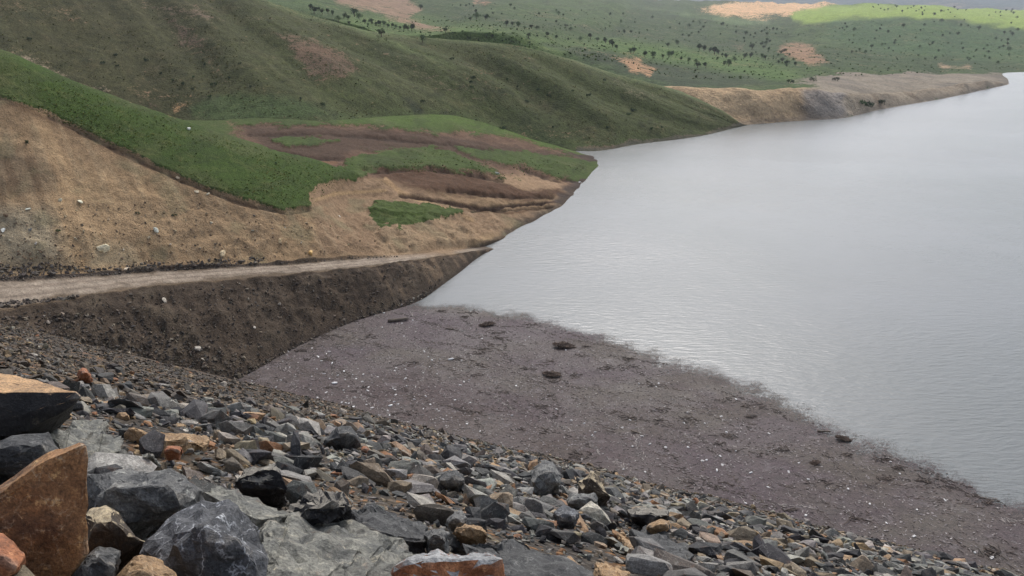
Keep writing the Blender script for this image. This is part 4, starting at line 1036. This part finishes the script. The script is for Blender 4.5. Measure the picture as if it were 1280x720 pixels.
def tufts(obj, poly, n, s0, s1, pal, others=()):
    its = []; us = [p[0] for p in poly]; vs = [p[1] for p in poly]; tries = 0
    while len(its) < n and tries < n * 6:
        tries += 1
        u, v = R.uniform(min(us), max(us)), R.uniform(min(vs), max(vs))
        if not inside(u, v, poly): continue
        h = ray([obj, *others], u, v)
        if h is None or h[2] is not obj or h[0].z < 0.6: continue
        if vnoise(np.array([h[0]]) / 9.0, 5)[0] < R.uniform(-0.7, 0.5): continue
        s_ = s0 * (s1 / s0) ** (R.random() ** 2)
        its.append((np.array(h[0]), np.array(Euler((0, 0, R.uniform(0, 6.28))).to_matrix()), s_, pick(pal, R), R.randrange(6)))
    return joined_stones('grass_tufts', its, TUFT, M_TUFT, obj, kind='stuff')
tufts(hill, [(0,0),(330,0),(560,50),(700,72),(840,115),(925,152),(740,186),(620,160),(300,150),(240,145),(0,60)], 3000, 0.18, 0.6, [(lin(78, 80, 50), 4), (lin(94, 92, 60), 4), (lin(112, 108, 76), 3), (lin(58, 62, 40), 1.5)], (terr,))
tufts(terr, [(0,68),(100,108),(220,152),(330,188),(440,216),(388,258),(355,262),(225,220),(100,164),(0,118)], 2600, 0.12, 0.34, [(lin(88, 102, 52), 4), (lin(104, 114, 62), 4), (lin(122, 124, 78), 2), (lin(70, 82, 44), 2)])
tufts(terr, [(428,208),(530,186),(745,205),(745,214),(630,222)], 600, 0.15, 0.45, [(lin(92, 106, 56), 4), (lin(92, 96, 56), 3), (lin(56, 60, 36), 2)])
tufts(far, [(400,30),(560,20),(800,10),(1279,36),(1279,86),(1000,98),(860,100),(640,56)], 2400, 0.6, 1.7, [(lin(66, 82, 48), 4), (lin(86, 104, 60), 3), (lin(52, 64, 40), 2)], (hill,))

# ------------------------------------------------------------------ floating debris
EDGE = [(430,394),(500,384),(560,387),(610,391),(660,399),(720,415),(790,440),(850,458),(920,486),(980,515),(1060,552),(1140,580),(1200,603),(1280,640),(1420,705),(1600,790)]
Ew = np.array([px_world(u, v, CAM_H / dn(v))[:2] for u, v in EDGE])
far_poly = [tuple(p) for p in Ew] + [(90, 20), (-60, 60), (-60, 110)]
gx = np.arange(-48, 84, 0.45); gy = np.arange(22, 118, 0.45)
GX, GY = np.meshgrid(gx, gy)
sdm = poly_sd(GX, GY, far_poly)
PG = np.stack([GX, GY, 0 * GX], -1)
cover = sdm / 8.0 + 0.38 + 0.28 * fbm(PG / 6.0, 5, 701, 0.6) + 0.2 * fbm(PG / 2.0, 3, 711)
PG[..., 2] = 0.03 + 0.03 * (fbm(PG / 1.2, 3, 721) + 1) * sstep(0, 1, cover)
Fm = grid_faces(*GX.shape); cv = cover.ravel(); dd = dam_z(PG[..., 0], PG[..., 1]).ravel()
okf = (cv[Fm].max(1) > -0.15) & (dd[Fm].min(1) < 2.0)
Vm, Fm, (cvm,) = compact(PG.reshape(-1, 3), Fm[okf], [cv])
def mat_mat():
    s = NT('debris_mat'); P = s.coord(); cvr = s.attr('cover', 'Fac')
    n1 = s.noise(P, 0.12, 5, 0.6); n2 = s.noise(P, 1.6, 6, 0.72); n3 = s.noise(P, 7.0, 4, 0.75)
    vc = s.voro(P, 3.0, 'F1', 'Color'); sep = s.n.new('ShaderNodeSeparateColor'); s.l.new(vc, sep.inputs[0]); vd = s.voro(P, 3.0)
    n0 = s.noise(s.mapping(P, (1, 1.7, 1), (0, 0, 0.5)), 0.05, 5, 0.6); n4 = s.noise(s.mapping(P, (1, 1.5, 1), (0, 0, 0.45)), 0.4, 6, 0.7)
    c = s.mix(s.ramp(n1, 0.36, 0.64), lin(75, 62, 61), lin(86, 74, 76))
    c = s.mix(s.ramp(n0, 0.42, 0.62, 0, 0.7), c, lin(86, 78, 66))
    c = s.mix(s.ramp(cvr, 2.0, 4.2, 0, 0.75), c, lin(76, 62, 57))
    c = s.mix(s.ramp(n4, 0.52, 0.68, 0, 0.6), c, lin(54, 46, 42))
    c = s.mix(s.ramp(n4, 0.30, 0.46, 0.6, 0), c, lin(114, 106, 106))
    c = s.scale(c, s.ramp(s.math('ADD', s.math('MULTIPLY', n2, 0.45), s.math('MULTIPLY', n3, 0.55)), 0.34, 0.66, 0.42, 1.62, False))
    chip = s.math('MULTIPLY', s.ramp(sep.outputs[0], 0.8, 0.86), s.ramp(vd, 0.15, 0.3, 1, 0))
    c = s.mix(s.math('MULTIPLY', chip, 0.5), c, s.mix(sep.outputs[1], lin(60, 50, 44), lin(176, 166, 156)))
    a = s.ramp(s.math('ADD', cvr, s.math('MULTIPLY', s.math('SUBTRACT', s.math('ADD', s.math('MULTIPLY', n2, 0.3), s.math('MULTIPLY', n3, 0.7)), 0.5), 2.6)), 0.2, 0.5)
    s.done(c, s.ramp(n1, 0.35, 0.65, 0.5, 0.75), s.bump(s.math('ADD', n2, n3), 0.8, 0.12), 0.25)
    s.l.new(a, s.b.inputs['Alpha'])
    return s.m
mm = new_mesh('debris_mat', Vm, Fm); put_float(mm, 'cover', cvm)
link('debris_mat', mm, mat_mat(), kind='stuff', label='purple brown mat of floating debris filling the corner of the lake', category='debris')

# litter lying on the mat: sticks, chips and scraps
M_LIT = NT('litter'); M_LIT = M_LIT.done(M_LIT.attr('col'), 0.7, None, 0.3)
cu = np.array([[x, y, z] for x in (-.5, .5) for y in (-.5, .5) for z in (-.5, .5)])
cf = np.array([[0, 1, 3, 2], [4, 6, 7, 5], [0, 4, 5, 1], [2, 3, 7, 6], [0, 2, 6, 4], [1, 5, 7, 3]])
def in_mat(u, v):
    d_ = dn(v)
    w = px_world(u, v, CAM_H / d_)
    return w, dam_z(w[0], w[1])
Vs, Fs, Cs, off, cnt = [], [], [], 0, 0
WL = [(84,74,70), (98,88,85), (74,66,62), (112,103,100), (138,130,127), (94,84,82), (124,116,114), (150,142,138)]
mat_poly_px = [(500,385),(610,392),(720,416),(850,459),(980,516),(1140,582),(1280,640),(1290,725),(1200,722),(900,640),(700,575),(430,510),(290,485),(380,432),(450,402)]
cand = RN.uniform((-46, 32), (76, 114), (90000, 2))
cand_sd = poly_sd(cand[:, 0], cand[:, 1], far_poly)
for (x, y), cc in zip(cand, cand_sd):
    if cc < R.uniform(-1, 6) or dam_z(x, y) > 1.0: continue
    cnt += 1
    if cnt > 12000: break
    kind = R.random()
    if kind < 0.5: dim = (R.uniform(0.12, 0.4) * (2.5 if R.random() < 0.03 else 1), R.uniform(0.03, 0.08), R.uniform(0.02, 0.035))
    else: dim = (R.uniform(0.07, 0.22), R.uniform(0.06, 0.18), R.uniform(0.02, 0.05))
    q = R.random()
    nearshore = cc > 18 and x < -4
    wl = 0.012 if not nearshore else 0.045
    c = (205, 202, 198) if q < wl * 0.6 else (170, 164, 158) if q < wl * 1.8 else R.choice(WL)
    if q < wl * 0.6: dim = (R.uniform(.15, .34), R.uniform(.1, .2), R.uniform(.06, .14))
    rot = np.array(Euler((R.gauss(0, .12), R.gauss(0, .12), R.uniform(0, 6.28))).to_matrix())
    z0 = 0.03 + 0.03 * (float(vnoise(np.array([[x / 1.2, y / 1.2, 0.0]]), 721)[0]) * 0.5 + 1) + R.uniform(0, .02)
    Vs.append((cu * dim) @ rot.T + (x, y, z0)); Fs.append(cf + off); Cs.append(np.broadcast_to(lin(*c), (8, 3))); off += 8
# drift lines: strands of twigs and scum gathered by the wind, and tangles of branches
ed = Ew[9] - Ew[4]; eang = math.atan2(ed[1], ed[0])
def chip(x, y, dim, ang, c, z=0.05):
    global off
    rot = np.array(Euler((R.gauss(0, .1), R.gauss(0, .1), ang)).to_matrix())
    Vs.append((cu * dim) @ rot.T + (x, y, z)); Fs.append(cf + off); Cs.append(np.broadcast_to(lin(*c), (8, 3))); off += 8
starts = cand[(cand_sd > 0.5) & (dam_z(cand[:, 0], cand[:, 1]) < -0.3)]
for k in range(170):
    x, y = starts[R.randrange(len(starts))]; a = eang + R.gauss(0, .35); L = R.uniform(2, 11); tone = R.choice(((64,54,48), (78,66,58), (132,124,118), (96,84,78), (70,60,54)))
    for j in range(int(L * 7)):
        q = R.random() * L; a2 = a + 0.5 * math.sin(q * 0.6 + k)
        px_, py_ = x + q * math.cos(a) + R.gauss(0, .16) + 0.4 * math.sin(q * 0.6 + k) * -math.sin(a), y + q * math.sin(a) + R.gauss(0, .16) + 0.4 * math.sin(q * 0.6 + k) * math.cos(a)
        if dam_z(px_, py_) > 0.6 or not inside(px_, py_, far_poly): continue
        m_ = R.uniform(0.8, 1.2); chip(px_, py_, (R.uniform(.12, .5), R.uniform(.03, .08), .03), a2 + R.gauss(0, .5), tuple(min(255, t_ * m_) for t_ in tone), 0.07)
for k in range(90):
    x, y = starts[R.randrange(len(starts))]; rr = R.uniform(.25, .8)
    for j in range(R.randint(10, 26)):
        m_ = R.uniform(0.7, 1.3); chip(x + R.gauss(0, rr), y + R.gauss(0, rr * .6), (R.uniform(.2, .9), R.uniform(.025, .06), .04), R.uniform(0, 6.28), tuple(t_ * m_ for t_ in (72, 60, 52)), R.uniform(.05, .16))
ml = new_mesh('floating_litter', np.concatenate(Vs), np.concatenate(Fs), False); put_color(ml, 'col', np.concatenate(Cs))
link('floating_litter', ml, M_LIT, kind='stuff', label='twigs, chips and scraps strewn over the floating debris mat', category='litter')

# pieces one can pick out
M_PLAST = NT('pale_plastic').done(lin(226, 224, 220), 0.4, None, 0.5)
M_WOOD = NT('driftwood'); M_WOOD = M_WOOD.done(M_WOOD.scale(lin(120, 108, 94), M_WOOD.ramp(M_WOOD.noise(M_WOOD.mapping(M_WOOD.coord(), (1, 8, 8)), 3, 4), .3, .7, .6, 1.3, False)), 0.85)
M_REED = NT('wet_reed'); M_REED = M_REED.done(M_REED.scale(lin(92, 78, 68), M_REED.ramp(M_REED.noise(M_REED.coord(), 5, 4), .3, .7, .6, 1.4, False)), 0.9)
def lathe(prof, seg=10):
    V, F = [], []
    for x, r in prof:
        for k in range(seg): a = 2 * math.pi * k / seg; V.append((x, r * math.cos(a), r * math.sin(a)))
    for i in range(len(prof) - 1):
        for k in range(seg): F.append((i * seg + k, i * seg + (k + 1) % seg, (i + 1) * seg + (k + 1) % seg, (i + 1) * seg + k))
    return np.array(V), np.array(F)
bV, bF = lathe([(-.5, .01), (-.49, .15), (-.42, .17), (-.1, .165), (.1, .17), (.24, .15), (.36, .07), (.4, .055), (.41, .065), (.49, .065), (.5, .005)])
meB = new_mesh('plastic_bottle', bV, bF); meB.materials.append(M_PLAST)
chV, chF = MID[2]; meC = new_mesh('foam_piece', chV, chF, False); meC.materials.append(M_PLAST)
def floater(me, name, u, v, px, label, cat, group=None, lift=0.06, rz=None):
    w, dz_ = in_mat(u, v)
    s = max(0.3, px * CAM_H / dn(v) / FOC)
    o = link(name, me, None, None, label=label, category=cat)
    if group: o['group'] = group
    o.location = (w[0], w[1], lift + 0.08 * s); o.scale = (s, s, s); o.rotation_euler = (R.gauss(0, .1), R.gauss(0, .1), R.uniform(0, 6.28) if rz is None else rz)
    return o
floater(meB, 'plastic_bottle', 938, 592, 6, 'white plastic bottle floating right of its pair on the debris', 'bottle')
floater(meB, 'plastic_bottle', 896, 589, 6, 'white plastic bottle floating left of its pair on the debris', 'bottle')
floater(meC, 'foam_piece', 441, 510, 7, 'white foam piece against the stones at the near edge of the debris', 'foam')
floater(meC, 'foam_piece', 488, 508, 6, 'white foam piece just right of the brightest one near the stones', 'foam')
floater(meB, 'plastic_bottle', 564, 450, 8, 'white elongated bottle in the open middle of the debris', 'bottle', rz=0.4)
floater(meC, 'foam_piece', 418, 480, 8, 'pale foam scrap in the left corner of the debris', 'foam')
floater(meC, 'foam_piece', 444, 523, 7, 'white scrap touching the riprap below the brightest foam piece', 'foam')
floater(meC, 'foam_piece', 645, 483, 4, 'small white speck of foam left of the dark reed clumps', 'foam')
for u, v in ((380,425),(372,432),(386,421),(360,440),(390,436),(398,447),(402,452),(408,443),(415,455),(396,462),(405,468),(412,474),(422,470),(430,465),(436,505),(448,516),(493,503),(498,506),(474,520),(532,496),(529,512),(554,525),(518,500),(487,520),(540,451),(505,421),(516,401),(480,392),(600,540),(620,560),(640,520),(730,530),(740,545),(744,541),(812,556),(883,576),(908,541),(960,610),(1087,631),(1108,655),(1146,638),(1060,612),(1113,578),(932,630),(860,560),(920,500),(1010,600)):
    floater(R.choice((meB, meC)), 'plastic_scrap', u, v, R.uniform(2.6, 4.4), 'small pale plastic scrap floating on the debris mat', 'plastic', 'plastic scraps on the debris')
lgV, lgF = lathe([(-.5, .01), (-.5, .07), (-.2, .08), (.1, .065), (.35, .07), (.5, .045), (.5, .005)], 8)
lgV = lgV + np.stack([0 * lgV[:, 0], 0.06 * np.sin(lgV[:, 0] * 5), 0 * lgV[:, 0]], 1)
meL = new_mesh('driftwood_log', lgV, lgF); meL.materials.append(M_WOOD)
floater(meL, 'driftwood_log', 795, 542, 13, 'pale driftwood log lying alone on the debris', 'log', rz=-0.5)
floater(meL, 'driftwood_log', 1030, 541, 16, 'thin driftwood branch at the outer rim of the debris', 'log', rz=-0.35)
floater(meL, 'driftwood_log', 1180, 716, 30, 'grey driftwood branch near the lower right stones', 'log', rz=-0.55)
floater(meL, 'driftwood_log', 498, 402, 26, 'long dark driftwood log where the bank meets the debris', 'log', rz=0.15)
def clump_mesh(seed, n):
    r = random.Random(seed); V, F, off = [], [], 0
    for _ in range(n):
        a, d = r.uniform(0, 6.28), r.random() ** 0.6 * 0.5
        rot = np.array(Euler((r.gauss(0, .2), r.gauss(0, .25), r.gauss(0.2, .8))).to_matrix())
        V.append((cu * (r.uniform(.12, .4), .025, .03)) @ rot.T + (math.cos(a) * d, math.sin(a) * d * 0.6, 0.10 * (1 - d * 2) * r.random() + 0.02)); F.append(cf + off); off += 8
    me = new_mesh('reed_clump', np.concatenate(V), np.concatenate(F), False); me.materials.append(M_REED); return me
CL = [clump_mesh(800 + k, 220) for k in range(3)]
floater(CL[0], 'reed_clump', 705, 434, 24, 'dark reed clump on the debris, the upper of two brown ones', 'reeds', lift=0.04, rz=0.1)
floater(CL[1], 'reed_clump', 690, 470, 22, 'dark reed clump on the debris, the lower of two brown ones', 'reeds', lift=0.04, rz=-0.2)
floater(CL[2], 'reed_clump', 1054, 550, 18, 'dark reed clump at the outer rim beside the thin branch', 'reeds', lift=0.04, rz=-0.3)
floater(CL[0], 'reed_clump', 609, 407, 18, 'ripple ring near the far rim of the debris, built from reeds', 'reeds', lift=0.03, rz=0.4)  # reed mesh standing in for a ripple ring on the water
floater(CL[1], 'reed_clump', 1018, 580, 14, 'small dark reed tuft inside the right half of the debris', 'reeds', lift=0.03, rz=0.0)

# ------------------------------------------------------------------ haze
hv = np.array([[x, y, z] for x in (-6500, 6500) for y in (-60, 5200) for z in (-25, 520)], float)
hz = new_mesh('haze', hv, cf, False)
hm = bpy.data.materials.new('haze'); hm.use_nodes = True; hn = hm.node_tree.nodes; hn.clear()
ho = hn.new('ShaderNodeOutputMaterial'); pv = hn.new('ShaderNodeVolumePrincipled')
pv.inputs['Color'].default_value = (0.90, 0.94, 1.0, 1); pv.inputs['Density'].default_value = 0.0001; pv.inputs['Anisotropy'].default_value = 0.2
hm.node_tree.links.new(pv.outputs[0], ho.inputs['Volume'])
link('haze', hz, hm, kind='stuff', label='thin pale haze over the lake and hills', category='haze')

# ------------------------------------------------------------------ neighbours in a row: say which one
ORD = ['first', 'second', 'third', 'fourth', 'fifth', 'sixth', 'seventh', 'eighth', 'ninth', 'tenth', 'eleventh', 'twelfth', 'thirteenth', 'fourteenth', 'fifteenth', 'sixteenth', 'seventeenth', 'eighteenth', 'nineteenth', 'twentieth',
       '21st', '22nd', '23rd', '24th', '25th', '26th', '27th', '28th', '29th', '30th']
for grp, txt in (('trees below the pale bare patch', '%s tree from the left in the row below the pale brown patch'), ('trees on the pale green slope', '%s dark tree from the left on the pale green slope above the hill'),
                 ('trees on the far terrace', '%s dark tree from the left on the green terrace beyond the bare knoll'), ('bushes on the left hillside', '%s small bush from the left on the brownish part of the hillside'),
                 ('bushes on the right hillside', '%s small bush from the left on the smooth part of the hillside'), ('bushes above the far cliffs', '%s dark bush from the left on the flat above the far cliffs'),
                 ('bushes at the far water edge', '%s dark bush from the left at the water below the far cliffs'), ('bushes on the cut slope', '%s tiny bush from the left on the tan cut slope'),
                 ('trees beside the brown patch', '%s small tree from the left around the brown patch above the cliffs')):
    m = [o for o in COL.objects if o.get('group') == grp]
    m.sort(key=lambda o: project(np.array(o.location))[0])
    for k, o in enumerate(m[:30]): o['label'] = txt % ORD[k]
